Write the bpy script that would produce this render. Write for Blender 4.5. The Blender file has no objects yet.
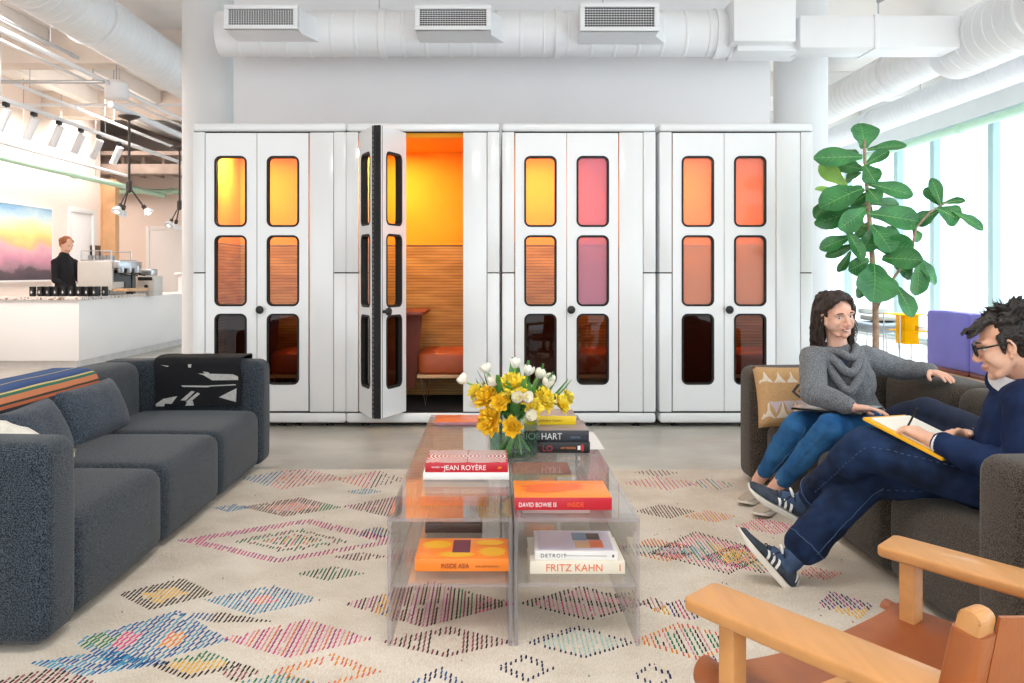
import bpy, bmesh, math, random
from mathutils import Vector, Matrix, noise, Euler
R = random.Random(7)
V = Vector
PI = math.pi
sc = bpy.context.scene
C = sc.collection

# ---------------------------------------------------------------- camera
FPX, VPX, VPY, CH = 900.0, 491.0, 273.0, 1.2
cam = bpy.data.cameras.new('camera')
camo = bpy.data.objects.new('camera', cam)
C.objects.link(camo)
camo.location = (0, 0, CH)
camo.rotation_euler = (PI / 2, 0, 0)
cam.sensor_width = 36
cam.lens = FPX / 1024 * 36
cam.shift_x = (512 - VPX) / 1024
cam.shift_y = (VPY - 341.5) / 1024
cam.clip_start = 0.05
sc.camera = camo
sc.view_settings.view_transform = 'Standard'
sc.view_settings.look = 'None'
sc.view_settings.gamma = 1
sc.view_settings.use_curve_mapping = False

def P(px, py, D):
    """the point of the room seen at this place of the photo at distance D"""
    return V(((px - VPX) * D / FPX, D, CH - (py - VPY) * D / FPX))

# ---------------------------------------------------------------- materials
def srgb(h):
    h = h.lstrip('#')
    out = []
    for i in (0, 2, 4):
        c = int(h[i:i + 2], 16) / 255
        out.append(c / 12.92 if c <= 0.04045 else ((c + 0.055) / 1.055) ** 2.4)
    return tuple(out)

def col4(c):
    if isinstance(c, str): c = srgb(c)
    return (*c[:3], 1)

def base_mat(name):
    m = bpy.data.materials.new(name)
    m.use_nodes = True
    nt = m.node_tree
    b = nt.nodes['Principled BSDF']
    return m, nt, b

def mk(name, c, rough=0.5, metal=0.0, var=0.06, vs=6.0, bump=0.0, bs=60.0, coat=0.0, spec=0.5, c2=None, sheen=0.0, emit=0.0, stretch=None):
    """procedural paint/cloth/wood: noise between two near tones and a noise bump"""
    m, nt, b = base_mat(name)
    N, L = nt.nodes, nt.links
    tc = N.new('ShaderNodeTexCoord')
    src = tc.outputs['Object']
    if stretch:
        mp = N.new('ShaderNodeMapping'); mp.inputs['Scale'].default_value = stretch
        L.new(src, mp.inputs['Vector']); src = mp.outputs['Vector']
    nz = N.new('ShaderNodeTexNoise'); nz.inputs['Scale'].default_value = vs; nz.inputs['Detail'].default_value = 4
    L.new(src, nz.inputs['Vector'])
    rp = N.new('ShaderNodeValToRGB')
    c = col4(c)
    if c2 is None:
        a = tuple(max(0, x * (1 - var)) for x in c[:3]) + (1,)
        d = tuple(min(1, x * (1 + var)) for x in c[:3]) + (1,)
    else:
        a, d = c, col4(c2)
    rp.color_ramp.elements[0].color = a; rp.color_ramp.elements[1].color = d
    rp.color_ramp.elements[0].position = .35; rp.color_ramp.elements[1].position = .65
    L.new(nz.outputs['Fac'], rp.inputs['Fac'])
    L.new(rp.outputs['Color'], b.inputs['Base Color'])
    b.inputs['Roughness'].default_value = rough
    b.inputs['Metallic'].default_value = metal
    b.inputs['Specular IOR Level'].default_value = spec
    b.inputs['Coat Weight'].default_value = coat
    b.inputs['Sheen Weight'].default_value = sheen
    if emit:
        b.inputs['Emission Strength'].default_value = emit
        L.new(rp.outputs['Color'], b.inputs['Emission Color'])
    if bump:
        n2 = N.new('ShaderNodeTexNoise'); n2.inputs['Scale'].default_value = bs; n2.inputs['Detail'].default_value = 3
        L.new(src, n2.inputs['Vector'])
        bp = N.new('ShaderNodeBump'); bp.inputs['Strength'].default_value = bump; bp.inputs['Distance'].default_value = .01
        L.new(n2.outputs['Fac'], bp.inputs['Height']); L.new(bp.outputs['Normal'], b.inputs['Normal'])
    return m

def clear(name, tint, gloss=1.0, rough=0.0, ior=1.45, face=0.0, facecol='#ffffff'):
    """see-through sheet: tinted transparency plus fresnel reflection"""
    m, nt, b = base_mat(name)
    N, L = nt.nodes, nt.links
    N.remove(b)
    out = [n for n in N if n.type == 'OUTPUT_MATERIAL'][0]
    tr = N.new('ShaderNodeBsdfTransparent'); tr.inputs['Color'].default_value = col4(tint)
    gl = N.new('ShaderNodeBsdfGlossy'); gl.inputs['Roughness'].default_value = rough
    # Schlick reflectance, the same from both sides of the sheet
    lw = N.new('ShaderNodeLayerWeight'); lw.inputs['Blend'].default_value = .5
    pw = N.new('ShaderNodeMath'); pw.operation = 'POWER'; pw.inputs[1].default_value = 5
    L.new(lw.outputs['Facing'], pw.inputs[0])
    f0 = ((ior - 1) / (ior + 1)) ** 2
    ad = N.new('ShaderNodeMath'); ad.operation = 'MULTIPLY_ADD'; ad.inputs[1].default_value = 1 - f0; ad.inputs[2].default_value = f0
    L.new(pw.outputs[0], ad.inputs[0])
    mu = N.new('ShaderNodeMath'); mu.operation = 'MULTIPLY'; mu.inputs[1].default_value = gloss; mu.use_clamp = True
    L.new(ad.outputs[0], mu.inputs[0])
    mx = N.new('ShaderNodeMixShader')
    L.new(mu.outputs[0], mx.inputs[0]); L.new(tr.outputs[0], mx.inputs[1]); L.new(gl.outputs[0], mx.inputs[2])
    last = mx
    if face:
        df = N.new('ShaderNodeBsdfDiffuse'); df.inputs['Color'].default_value = col4(facecol)
        m2 = N.new('ShaderNodeMixShader'); m2.inputs[0].default_value = face
        L.new(mx.outputs[0], m2.inputs[1]); L.new(df.outputs[0], m2.inputs[2]); last = m2
    L.new(last.outputs[0], out.inputs['Surface'])
    return m

def glow(name, c, s):
    m, nt, b = base_mat(name)
    b.inputs['Base Color'].default_value = col4(c)
    b.inputs['Emission Color'].default_value = col4(c)
    b.inputs['Emission Strength'].default_value = s
    return m

def melange(name, dark, light, scale=260, mixpos=(.42, .6), rough=.95):
    """flecked wool upholstery"""
    m, nt, b = base_mat(name)
    N, L = nt.nodes, nt.links
    tc = N.new('ShaderNodeTexCoord')
    nz = N.new('ShaderNodeTexNoise'); nz.inputs['Scale'].default_value = scale; nz.inputs['Detail'].default_value = 2
    L.new(tc.outputs['Object'], nz.inputs['Vector'])
    rp = N.new('ShaderNodeValToRGB')
    rp.color_ramp.elements[0].color = col4(dark); rp.color_ramp.elements[1].color = col4(light)
    rp.color_ramp.elements[0].position = mixpos[0]; rp.color_ramp.elements[1].position = mixpos[1]
    L.new(nz.outputs['Fac'], rp.inputs['Fac']); L.new(rp.outputs['Color'], b.inputs['Base Color'])
    b.inputs['Roughness'].default_value = rough
    b.inputs['Sheen Weight'].default_value = .15
    b.inputs['Specular IOR Level'].default_value = .2
    bp = N.new('ShaderNodeBump'); bp.inputs['Strength'].default_value = .35; bp.inputs['Distance'].default_value = .004
    L.new(nz.outputs['Fac'], bp.inputs['Height']); L.new(bp.outputs['Normal'], b.inputs['Normal'])
    return m

def banded(name, stops, axis='u', rough=.9, interp='CONSTANT', bump=0):
    """stripes along the UV of the sheet, stops = [(pos, colour)]"""
    m, nt, b = base_mat(name)
    N, L = nt.nodes, nt.links
    tc = N.new('ShaderNodeTexCoord'); sp = N.new('ShaderNodeSeparateXYZ')
    L.new(tc.outputs['UV'], sp.inputs[0])
    rp = N.new('ShaderNodeValToRGB'); cr = rp.color_ramp; cr.interpolation = interp
    while len(cr.elements) < len(stops): cr.elements.new(.5)
    for e, (p, c) in zip(cr.elements, stops): e.position = p
    for e, (p, c) in zip(cr.elements, stops): e.color = col4(c)
    L.new(sp.outputs[0 if axis == 'u' else 1], rp.inputs['Fac'])
    L.new(rp.outputs['Color'], b.inputs['Base Color'])
    b.inputs['Roughness'].default_value = rough
    if bump:
        nz = N.new('ShaderNodeTexNoise'); nz.inputs['Scale'].default_value = 300
        L.new(tc.outputs['Object'], nz.inputs['Vector'])
        bp = N.new('ShaderNodeBump'); bp.inputs['Strength'].default_value = bump; bp.inputs['Distance'].default_value = .003
        L.new(nz.outputs['Fac'], bp.inputs['Height']); L.new(bp.outputs['Normal'], b.inputs['Normal'])
    return m

# ---------------------------------------------------------------- objects
def thing(name, label, cat, loc=(0, 0, 0), rz=0.0, group=None):
    o = bpy.data.objects.new(name, None); C.objects.link(o)
    o.empty_display_size = .1
    o.location = loc; o.rotation_euler = (0, 0, rz)
    o['label'] = label; o['category'] = cat
    if group: o['group'] = group
    return o

def tag(o, label, cat, group=None):
    o['label'] = label; o['category'] = cat
    if group: o['group'] = group
    return o

def obj(name, bm, m, parent=None, smooth=35, bevel=0, kind=None):
    if isinstance(bm, bmesh.types.BMesh):
        me = bpy.data.meshes.new(name)
        bm.normal_update(); bm.to_mesh(me); bm.free()
    else:
        me = bm; me.name = name
    o = bpy.data.objects.new(name, me); C.objects.link(o)
    ms = m if isinstance(m, (list, tuple)) else [m]
    if len(me.materials): me.materials.clear()
    for x in ms: me.materials.append(x)
    if smooth:
        me.polygons.foreach_set('use_smooth', [True] * len(me.polygons))
        me.set_sharp_from_angle(angle=math.radians(smooth))
    if parent: o.parent = parent
    if kind: o['kind'] = kind
    return o

def struct(name, bm, m, **k):
    return obj(name, bm, m, kind='structure', **k)

def dup(root, loc=None, rz=None, label=None, group=None):
    def cp(o, par):
        c = o.copy(); C.objects.link(c)
        c.parent = par
        for ch in [x for x in kids.get(o.name, [])]: cp(ch, c)
        return c
    kids = {}
    def walk(o):
        kids[o.name] = list(o.children)
        for ch in o.children: walk(ch)
    walk(root)
    r = cp(root, None)
    if loc is not None: r.location = loc
    if rz is not None: r.rotation_euler = (0, 0, rz)
    if label: r['label'] = label
    if group: r['group'] = group
    return r

# ---------------------------------------------------------------- mesh pieces
def B(): return bmesh.new()

def box(bm, x0, x1, y0, y1, z0, z1, bev=0.0, seg=2, mtx=None, mi=0):
    r = bmesh.ops.create_cube(bm, size=1)
    vs = r['verts']
    for v in vs:
        v.co = V((x0 + (v.co.x + .5) * (x1 - x0), y0 + (v.co.y + .5) * (y1 - y0), z0 + (v.co.z + .5) * (z1 - z0)))
    fs = list({f for v in vs for f in v.link_faces})
    if bev:
        es = list({e for v in vs for e in v.link_edges})
        rr = bmesh.ops.bevel(bm, geom=es, offset=bev, segments=seg, profile=.5, affect='EDGES')
        fs = [f for f in rr['faces']] + [f for f in fs if f.is_valid]
        vs = list({v for f in fs if f.is_valid for v in f.verts})
    for f in set(fs):
        if f.is_valid: f.material_index = mi
    if mtx is not None:
        bmesh.ops.transform(bm, matrix=mtx, verts=[v for v in vs if v.is_valid])
    return bm

def frame_of(d):
    d = d.normalized()
    a = V((0, 0, 1)) if abs(d.z) < .9 else V((1, 0, 0))
    u = d.cross(a).normalized(); w = u.cross(d).normalized()
    return u, w

def ring_loft(bm, rings, close0=True, close1=True, mi=0, closed=True):
    """rings: list of lists of points, same count"""
    R_ = [[bm.verts.new(p) for p in r] for r in rings]
    n = len(R_[0])
    for a, b in zip(R_[:-1], R_[1:]):
        for i in range(n if closed else n - 1):
            j = (i + 1) % n
            f = bm.faces.new((a[i], a[j], b[j], b[i])); f.material_index = mi
    if close0: bm.faces.new(list(reversed(R_[0]))).material_index = mi
    if close1: bm.faces.new(R_[-1]).material_index = mi
    return R_

def tube(bm, pts, r, seg=10, mi=0, caps=True):
    pts = [V(p) for p in pts]
    rs = r if isinstance(r, (list, tuple)) else [r] * len(pts)
    rings = []
    u = None
    for i, p in enumerate(pts):
        if i == 0: d = pts[1] - p
        elif i == len(pts) - 1: d = p - pts[i - 1]
        else: d = (pts[i + 1] - p).normalized() + (p - pts[i - 1]).normalized()
        d = d.normalized()
        if u is None: u, w = frame_of(d)
        else:
            u = (u - d * u.dot(d)).normalized(); w = u.cross(d).normalized() * -1
            w = d.cross(u).normalized()
        w = d.cross(u).normalized()
        rings.append([p + (u * math.cos(2 * PI * k / seg) + w * math.sin(2 * PI * k / seg)) * rs[i] for k in range(seg)])
    ring_loft(bm, rings, caps, caps, mi)
    return bm

def lathe(bm, prof, seg=24, c=(0, 0, 0), mi=0, caps=(True, True)):
    """prof: (radius, z) from bottom to top"""
    c = V(c)
    rings = [[c + V((r * math.cos(2 * PI * k / seg), r * math.sin(2 * PI * k / seg), z)) for k in range(seg)] for r, z in prof]
    ring_loft(bm, rings, caps[0], caps[1], mi)
    return bm

def prism(bm, poly, t0, t1, axis='y', mi=0, bev=0):
    """extrude a polygon (a,b) along an axis"""
    def mkp(a, b, t):
        return V((a, t, b)) if axis == 'y' else V((t, a, b)) if axis == 'x' else V((a, b, t))
    ring_loft(bm, [[mkp(a, b, t0) for a, b in poly], [mkp(a, b, t1) for a, b in poly]], True, True, mi)
    if bev: bmesh.ops.bevel(bm, geom=list(bm.edges), offset=bev, segments=2, profile=.5, affect='EDGES')
    bmesh.ops.recalc_face_normals(bm, faces=list(bm.faces))
    return bm

def rrect(x0, x1, z0, z1, r, n=6):
    out = []
    for cx, cz, a0 in ((x1 - r, z1 - r, 0), (x0 + r, z1 - r, 90), (x0 + r, z0 + r, 180), (x1 - r, z0 + r, 270)):
        for k in range(n + 1):
            a = math.radians(a0 + 90 * k / n)
            out.append((cx + r * math.cos(a), cz + r * math.sin(a)))
    return out

def sheet(bm, fn, nu, nv, th=0.0, mi=0):
    """fn(u,v)->point; UVs kept; optional thickness along the normal"""
    uvl = bm.loops.layers.uv.verify()
    g = [[V(fn(i / nu, j / nv)) for j in range(nv + 1)] for i in range(nu + 1)]
    def nrm(i, j):
        a = g[min(i + 1, nu)][j] - g[max(i - 1, 0)][j]
        b = g[i][min(j + 1, nv)] - g[i][max(j - 1, 0)]
        n = a.cross(b)
        return n.normalized() if n.length > 1e-9 else V((0, 0, 1))
    top = [[bm.verts.new(g[i][j]) for j in range(nv + 1)] for i in range(nu + 1)]
    def face(vs, uvs):
        f = bm.faces.new(vs); f.material_index = mi
        for l, uv in zip(f.loops, uvs): l[uvl].uv = uv
    for i in range(nu):
        for j in range(nv):
            face((top[i][j], top[i + 1][j], top[i + 1][j + 1], top[i][j + 1]),
                 ((i / nu, j / nv), ((i + 1) / nu, j / nv), ((i + 1) / nu, (j + 1) / nv), (i / nu, (j + 1) / nv)))
    if th:
        bot = [[bm.verts.new(g[i][j] - nrm(i, j) * th) for j in range(nv + 1)] for i in range(nu + 1)]
        for i in range(nu):
            for j in range(nv):
                face((bot[i][j], bot[i][j + 1], bot[i + 1][j + 1], bot[i + 1][j]),
                     ((i / nu, j / nv), (i / nu, (j + 1) / nv), ((i + 1) / nu, (j + 1) / nv), ((i + 1) / nu, j / nv)))
        for i in range(nu):
            for j, fl in ((0, 0), (nv, 1)):
                q = (top[i][j], bot[i][j], bot[i + 1][j], top[i + 1][j])
                u = [(i / nu, j / nv)] * 2 + [((i + 1) / nu, j / nv)] * 2
                face(q if not fl else q[::-1], u if not fl else u[::-1])
        for j in range(nv):
            for i, fl in ((0, 1), (nu, 0)):
                q = (top[i][j], bot[i][j], bot[i][j + 1], top[i][j + 1])
                u = [(i / nu, j / nv)] * 2 + [(i / nu, (j + 1) / nv)] * 2
                face(q if not fl else q[::-1], u if not fl else u[::-1])
    return bm

def superbox(bm, c, half, n=24, p=5.0, p2=5.0, mtx=None, fn=None):
    """soft cushion-like superellipsoid box"""
    c = V(c)
    def sp(t, e): return math.copysign(abs(t) ** e, t)
    rings = []
    m = n // 2
    for i in range(1, m):
        ph = -PI / 2 + PI * i / m
        rings.append([V((half[0] * sp(math.cos(ph), 2 / p) * sp(math.cos(2 * PI * k / n), 2 / p2),
                         half[1] * sp(math.cos(ph), 2 / p) * sp(math.sin(2 * PI * k / n), 2 / p2),
                         half[2] * sp(math.sin(ph), 2 / p))) for k in range(n)])
    def T(q):
        if fn: q = fn(q)
        if mtx is not None: q = mtx @ q
        return q + c
    ring_loft(bm, [[T(q) for q in r] for r in rings])
    return bm

def text_obj(name, s, size, m, parent, origin, xdir, updir, ext=.0006, align='LEFT', sx=1.0, spc=1.0):
    cu = bpy.data.curves.new(name, 'FONT')
    cu.body = s; cu.size = size; cu.extrude = ext; cu.align_x = align; cu.resolution_u = 3
    cu.space_character = spc
    to = bpy.data.objects.new(name + '_src', cu); C.objects.link(to)
    dg = bpy.context.evaluated_depsgraph_get()
    me = bpy.data.meshes.new_from_object(to.evaluated_get(dg))
    bpy.data.objects.remove(to); bpy.data.curves.remove(cu)
    x = V(xdir).normalized(); u = V(updir).normalized(); n = x.cross(u)
    M4 = Matrix(((x.x * sx, u.x, n.x, origin[0]), (x.y * sx, u.y, n.y, origin[1]), (x.z * sx, u.z, n.z, origin[2]), (0, 0, 0, 1)))
    me.transform(M4)
    return obj(name, me, m, parent, smooth=0)

# ---------------------------------------------------------------- blended bodies
def capsule(bm, p0, r0, p1, r1, seg=14):
    p0, p1 = V(p0), V(p1)
    d = (p1 - p0)
    L = d.length
    if L < 1e-6: return ell(bm, p0, (r0,) * 3)
    d = d / L
    u, w = frame_of(d)
    rings = []
    k = 5
    for i in range(k):
        a = -PI / 2 + (PI / 2) * (i + .35) / k
        rings.append((p0 + d * (r0 * math.sin(a)), r0 * math.cos(a)))
    rings.append((p0, r0)); rings.append((p1, r1))
    for i in range(k):
        a = (PI / 2) * (i + .65) / k
        rings.append((p1 + d * (r1 * math.sin(a)), r1 * math.cos(a)))
    ring_loft(bm, [[c + (u * math.cos(2 * PI * q / seg) + w * math.sin(2 * PI * q / seg)) * r for q in range(seg)] for c, r in rings])

def ell(bm, c, rad, M3=None, seg=18):
    r = bmesh.ops.create_uvsphere(bm, u_segments=seg, v_segments=seg // 2 + 2, radius=1)
    m = Matrix.Diagonal(V(rad)).to_4x4()
    if M3 is not None: m = M3.to_4x4() @ m
    m = Matrix.Translation(V(c)) @ m
    bmesh.ops.transform(bm, matrix=m, verts=r['verts'])

def chain(bm, pts, rs):
    for i in range(len(pts) - 1):
        capsule(bm, pts[i], rs[i], pts[i + 1], rs[i + 1])

def melt(name, bm, voxel, it, m, parent, amp=0.0, nscale=8.0, post=None, stretchn=(1, 1, 1)):
    """union of the pieces as one smooth continuous skin"""
    me = bpy.data.meshes.new(name); bmesh.ops.recalc_face_normals(bm, faces=list(bm.faces))
    bm.to_mesh(me); bm.free()
    t = bpy.data.objects.new(name + '_src', me); C.objects.link(t)
    md = t.modifiers.new('r', 'REMESH'); md.mode = 'VOXEL'; md.voxel_size = voxel; md.adaptivity = 0
    if it:
        s = t.modifiers.new('s', 'SMOOTH'); s.factor = .5; s.iterations = it
    dg = bpy.context.evaluated_depsgraph_get()
    out = bpy.data.meshes.new_from_object(t.evaluated_get(dg))
    bpy.data.objects.remove(t); bpy.data.meshes.remove(me)
    if amp or post:
        ns = [v.normal.copy() for v in out.vertices]
        for v, n in zip(out.vertices, ns):
            co = v.co.copy()
            if amp:
                q = V((co.x * stretchn[0], co.y * stretchn[1], co.z * stretchn[2])) * nscale
                v.co = co + n * (amp * noise.noise(q) + amp * .5 * noise.noise(q * 2.3))
            if post: v.co = post(v.co.copy(), n)
    return obj(name, out, m, parent, smooth=80)
# ---------------------------------------------------------------- light
w = bpy.data.worlds.new('World'); sc.world = w; w.use_nodes = True
bg = w.node_tree.nodes['Background']; bg.inputs[0].default_value = (.93, .97, 1.0, 1); bg.inputs[1].default_value = 2.4
sc.view_settings.exposure = 0.12
# area lights under the ceiling, without fixtures
def area(name, loc, size, e, c=(1, .95, .9), rot=(0, 0, 0), size_y=None):
    ld = bpy.data.lights.new(name, 'AREA'); ld.energy = e; ld.size = size; ld.color = c
    if size_y: ld.shape = 'RECTANGLE'; ld.size_y = size_y
    lo = bpy.data.objects.new(name, ld); C.objects.link(lo); lo.location = loc; lo.rotation_euler = rot
    return lo
area('ceiling_area_light', (0, 2.0, 4.2), 1.2, 60)
area('ceiling_area_light', (-5.5, 9.0, 4.1), 1.5, 150, (1, .9, .83))
area('ceiling_area_light', (-6.5, 14.5, 3.9), 1.5, 110, (1, .88, .8))

sd = bpy.data.lights.new('sun', 'SUN'); sd.energy = 12; sd.angle = .05; sd.color = (1, .97, .92)
so = bpy.data.objects.new('sun', sd); C.objects.link(so); so.rotation_euler = (math.radians(-12), math.radians(47), 0)
area('ceiling_area_light', (-9.0, 19.4, 3.15), 1.2, 45, (1, .86, .76))  # light added to brighten the recess, no lamp fitting of the room
area('ceiling_area_light', (-7.0, 16.9, 4.2), 1.2, 65, (1, .9, .83))  # added light that lifts the dark ceiling before the soffit, no real fitting
# ---------------------------------------------------------------- shared materials
m_wall = mk('wall_paint', '#e9e9ec', .8, var=.015, vs=1.5)
m_pink = mk('warm_wall_paint', '#f3e2d8', .8, var=.015, vs=1.2)
m_ceil = mk('ceiling_paint', '#f6f1ed', .85, var=.02, vs=2)
m_col = mk('column_paint', '#dfe0e2', .75, var=.02, vs=1.2)
m_duct = mk('duct_paint', '#ecedf0', .45, var=.015, vs=3)
m_white = mk('white_enamel', '#f1f3f5', .22, var=.008, vs=2, coat=.4)
m_counter = mk('white_counter_laminate', '#f2efee', .4, var=.01, vs=2)
m_black = mk('black_plastic', '#141416', .45, var=.1, vs=20)
m_rubber = mk('black_rubber', '#1b1a1c', .7, var=.1, vs=40, bump=.2, bs=300)
m_steel = mk('brushed_steel', '#b9bcc0', .3, metal=1, var=.05, vs=30, stretch=(1, 1, 8))
m_green = mk('pale_green_pipe_paint', '#bfe3c9', .5, var=.03, vs=4)
m_teal = mk('window_mullion_paint', '#b9d3d6', .5, var=.03, vs=3)
m_wood = mk('pale_plywood', '#dcae82', .55, var=.08, vs=4, stretch=(1, 8, 1))
m_screen = mk('dark_screen', '#3b4148', .15, var=.1)

def m_floor_():
    m, nt, b = base_mat('polished_concrete')
    N, L = nt.nodes, nt.links
    tc = N.new('ShaderNodeTexCoord')
    n1 = N.new('ShaderNodeTexNoise'); n1.inputs['Scale'].default_value = .9; n1.inputs['Detail'].default_value = 8; n1.inputs['Roughness'].default_value = .65
    mp = N.new('ShaderNodeMapping'); mp.inputs['Scale'].default_value = (1, 1.6, 1)
    L.new(tc.outputs['Object'], mp.inputs[0]); L.new(mp.outputs[0], n1.inputs['Vector'])
    rp = N.new('ShaderNodeValToRGB')
    rp.color_ramp.elements[0].color = col4('#aaa59a'); rp.color_ramp.elements[1].color = col4('#cdc9c0')
    rp.color_ramp.elements[0].position = .36; rp.color_ramp.elements[1].position = .64
    L.new(n1.outputs['Fac'], rp.inputs[0]); L.new(rp.outputs[0], b.inputs['Base Color'])
    b.inputs['Roughness'].default_value = .32; b.inputs['Specular IOR Level'].default_value = .4
    return m
m_floor = m_floor_()

XL, XR, YB, YF, ZC = -7.9, 7.3, -5.0, 21.0, 4.4
bm = B(); box(bm, XL - 4.3, XR + .3, YB, YF + .3, -.12, 0); struct('floor', bm, m_floor)
bm = B(); box(bm, XL - 4.3, XR + .3, YB, YF + .3, ZC, ZC + .2); struct('ceiling', bm, m_ceil)
# left wall up to the wood-edged corner, then the recess behind
bm = B(); box(bm, XL - .25, XL, YB, 18.2, 0, ZC); struct('wall_left', bm, m_pink)
bm = B(); box(bm, XL - .06, XL + .02, 18.2, 18.28, 0, 2.95); struct('trim_1', bm, m_wood)
bm = B(); box(bm, XL - 4.2, -1.2, YF, YF + .2, 0, ZC); struct('wall_far', bm, m_pink)
bm = B(); box(bm, XL - 4.2, XL - 4.0, 18.2, YF, 0, ZC); box(bm, XL - 4.2, XL - .25, 18.0, 18.2, 0, ZC); struct('wall_recess', bm, m_pink)
bm = B(); box(bm, XL - .01, XL + .015, YB, 18.2, 0, .12); struct('baseboard_left', bm, m_counter)
# wood faced return at the corner
bm = B(); box(bm, XL + .0, XL + .28, 18.25, 18.45, 0, 3.1); struct('trim_2', bm, m_wood)

# two flush doors in the left wall, one in the far wall
def wall_door(n, fixed, a0, a1, z1, axis):
    r = bpy.data.objects.new('door_%d' % n, None); C.objects.link(r); r['kind'] = 'structure'
    b1 = B(); b2 = B(); b3 = B()
    if axis == 'x':
        box(b1, fixed, fixed + .03, a0, a1, 0, z1, .004)
        for y0, y1, z0, zz in ((a0 - .09, a0, 0, z1 + .09), (a1, a1 + .09, 0, z1 + .09), (a0, a1, z1, z1 + .09)):
            box(b2, fixed, fixed + .05, y0, y1, z0, zz, .004)
        tube(b3, [(fixed + .03, a0 + .1, 1.0), (fixed + .08, a0 + .1, 1.0), (fixed + .08, a0 + .22, 1.0)], .011)
    else:
        box(b1, a0, a1, fixed - .03, fixed, 0, z1, .004)
        for x0, x1, z0, zz in ((a0 - .09, a0, 0, z1 + .09), (a1, a1 + .09, 0, z1 + .09), (a0, a1, z1, z1 + .09)):
            box(b2, x0, x1, fixed - .05, fixed, z0, zz, .004)
        tube(b3, [(a0 + .1, fixed - .03, 1.0), (a0 + .1, fixed - .08, 1.0), (a0 + .22, fixed - .08, 1.0)], .011)
    obj('door_panel', b1, m_counter, r); obj('door_frame', b2, m_counter, r); obj('door_handle', b3, m_steel, r)
wall_door(1, XL, 16.85, 17.75, 2.35, 'x')
wall_door(2, YF, -7.95, -7.1, 2.2, 'y')

# partition behind the booths and the two columns
bm = B(); box(bm, -2.46, 2.67, 8.6, 8.78, 0, ZC); struct('wall_back', bm, m_wall)
for i, (px) in enumerate((206, 804)):
    D = 8.85; x = (px - VPX) * D / FPX
    bm = B(); lathe(bm, [(.262, 0), (.262, .02), (.258, .03), (.258, ZC)], 48, (x, D + .1, 0)); struct('column_%d' % (i + 1), bm, m_col)

# window wall on the right: sill, head, posts and glass
bm = B()
box(bm, XR, XR + .25, YB, YF, 0, .05); box(bm, XR, XR + .25, YB, YF, 3.55, ZC)
struct('wall_right', bm, m_wall)
m_glass_out = clear('window_glass', '#f4fbff', .15)
edges = [-5.0, -1.5, 2.0, 5.0, 8.0, 10.6, 13.2, 14.95, 16.3, 18.6, 21.0]
wn = 0
for y0, y1 in zip(edges[:-1], edges[1:]):
    wn += 1
    r = bpy.data.objects.new('window_%d' % wn, None); C.objects.link(r); r['kind'] = 'structure'
    bm = B()
    box(bm, XR + .02, XR + .14, y0 - .07, y0 + .07, .05, 3.55, .005)
    box(bm, XR + .03, XR + .12, y0 + .07, y1 - .07, .05, .09, .005)
    box(bm, XR + .03, XR + .12, y0 + .07, y1 - .07, 3.48, 3.55, .005)
    obj('window_frame', bm, m_teal, r)
    bm = B(); box(bm, XR + .07, XR + .078, y0 + .07, y1 - .07, .09, 3.48)
    obj('window_glass', bm, m_glass_out, r)
# far wall on the right is glazed too
bm = B(); box(bm, -1.2, XR, YF, YF + .2, 0, .3); box(bm, -1.2, XR, YF, YF + .2, 3.4, ZC); struct('wall_far_glazed', bm, m_wall)
fe = [-1.2, 1.2, 3.2, 5.2, XR]
for x0, x1 in zip(fe[:-1], fe[1:]):
    wn += 1
    r = bpy.data.objects.new('window_%d' % wn, None); C.objects.link(r); r['kind'] = 'structure'
    bm = B()
    box(bm, x0 - .05, x0 + .05, YF + .02, YF + .14, .3, 3.4, .005)
    box(bm, x0 + .05, x1 - .05, YF + .03, YF + .12, .3, .37, .005)
    box(bm, x0 + .05, x1 - .05, YF + .03, YF + .12, 3.33, 3.4, .005)
    obj('window_frame', bm, m_teal, r)
    bm = B(); box(bm, x0 + .05, x1 - .05, YF + .07, YF + .078, .37, 3.33)
    obj('window_glass', bm, m_glass_out, r)

# ceiling beams: part of the room shell
bm = B()
for x in (-7.0, -5.9):
    box(bm, x - .1, x + .1, 4, YF, 4.15, ZC, .01)
struct('ceiling_joists', bm, m_ceil)
bm = B()
for y in (12.0, 16.0): box(bm, XL, -2.6, y - .2, y + .2, 3.95, ZC, .01)
struct('ceiling_beam_left', bm, mk('beam_paint', '#ecdfd4', .8, var=.03))
bm = B()
for y in (10.5, 14.5, 18): box(bm, 2.9, XR, y - .2, y + .2, 4.0, ZC, .01)
struct('ceiling_beam_right', bm, m_ceil)
# dark soffit in the recess
bm = B()
box(bm, -11, -4.5, 18.3, 18.6, 3.22, 3.42, .01)
for k in range(16): box(bm, -11 + k * .42, -10.94 + k * .42, 18.6, 20.9, 3.4, 3.62)
box(bm, -11, -4.5, 18.3, 20.9, 3.6, 3.68)
struct('trim_3', bm, mk('dark_steel_soffit', '#a8968c', .7, var=.15, vs=3))

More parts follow.
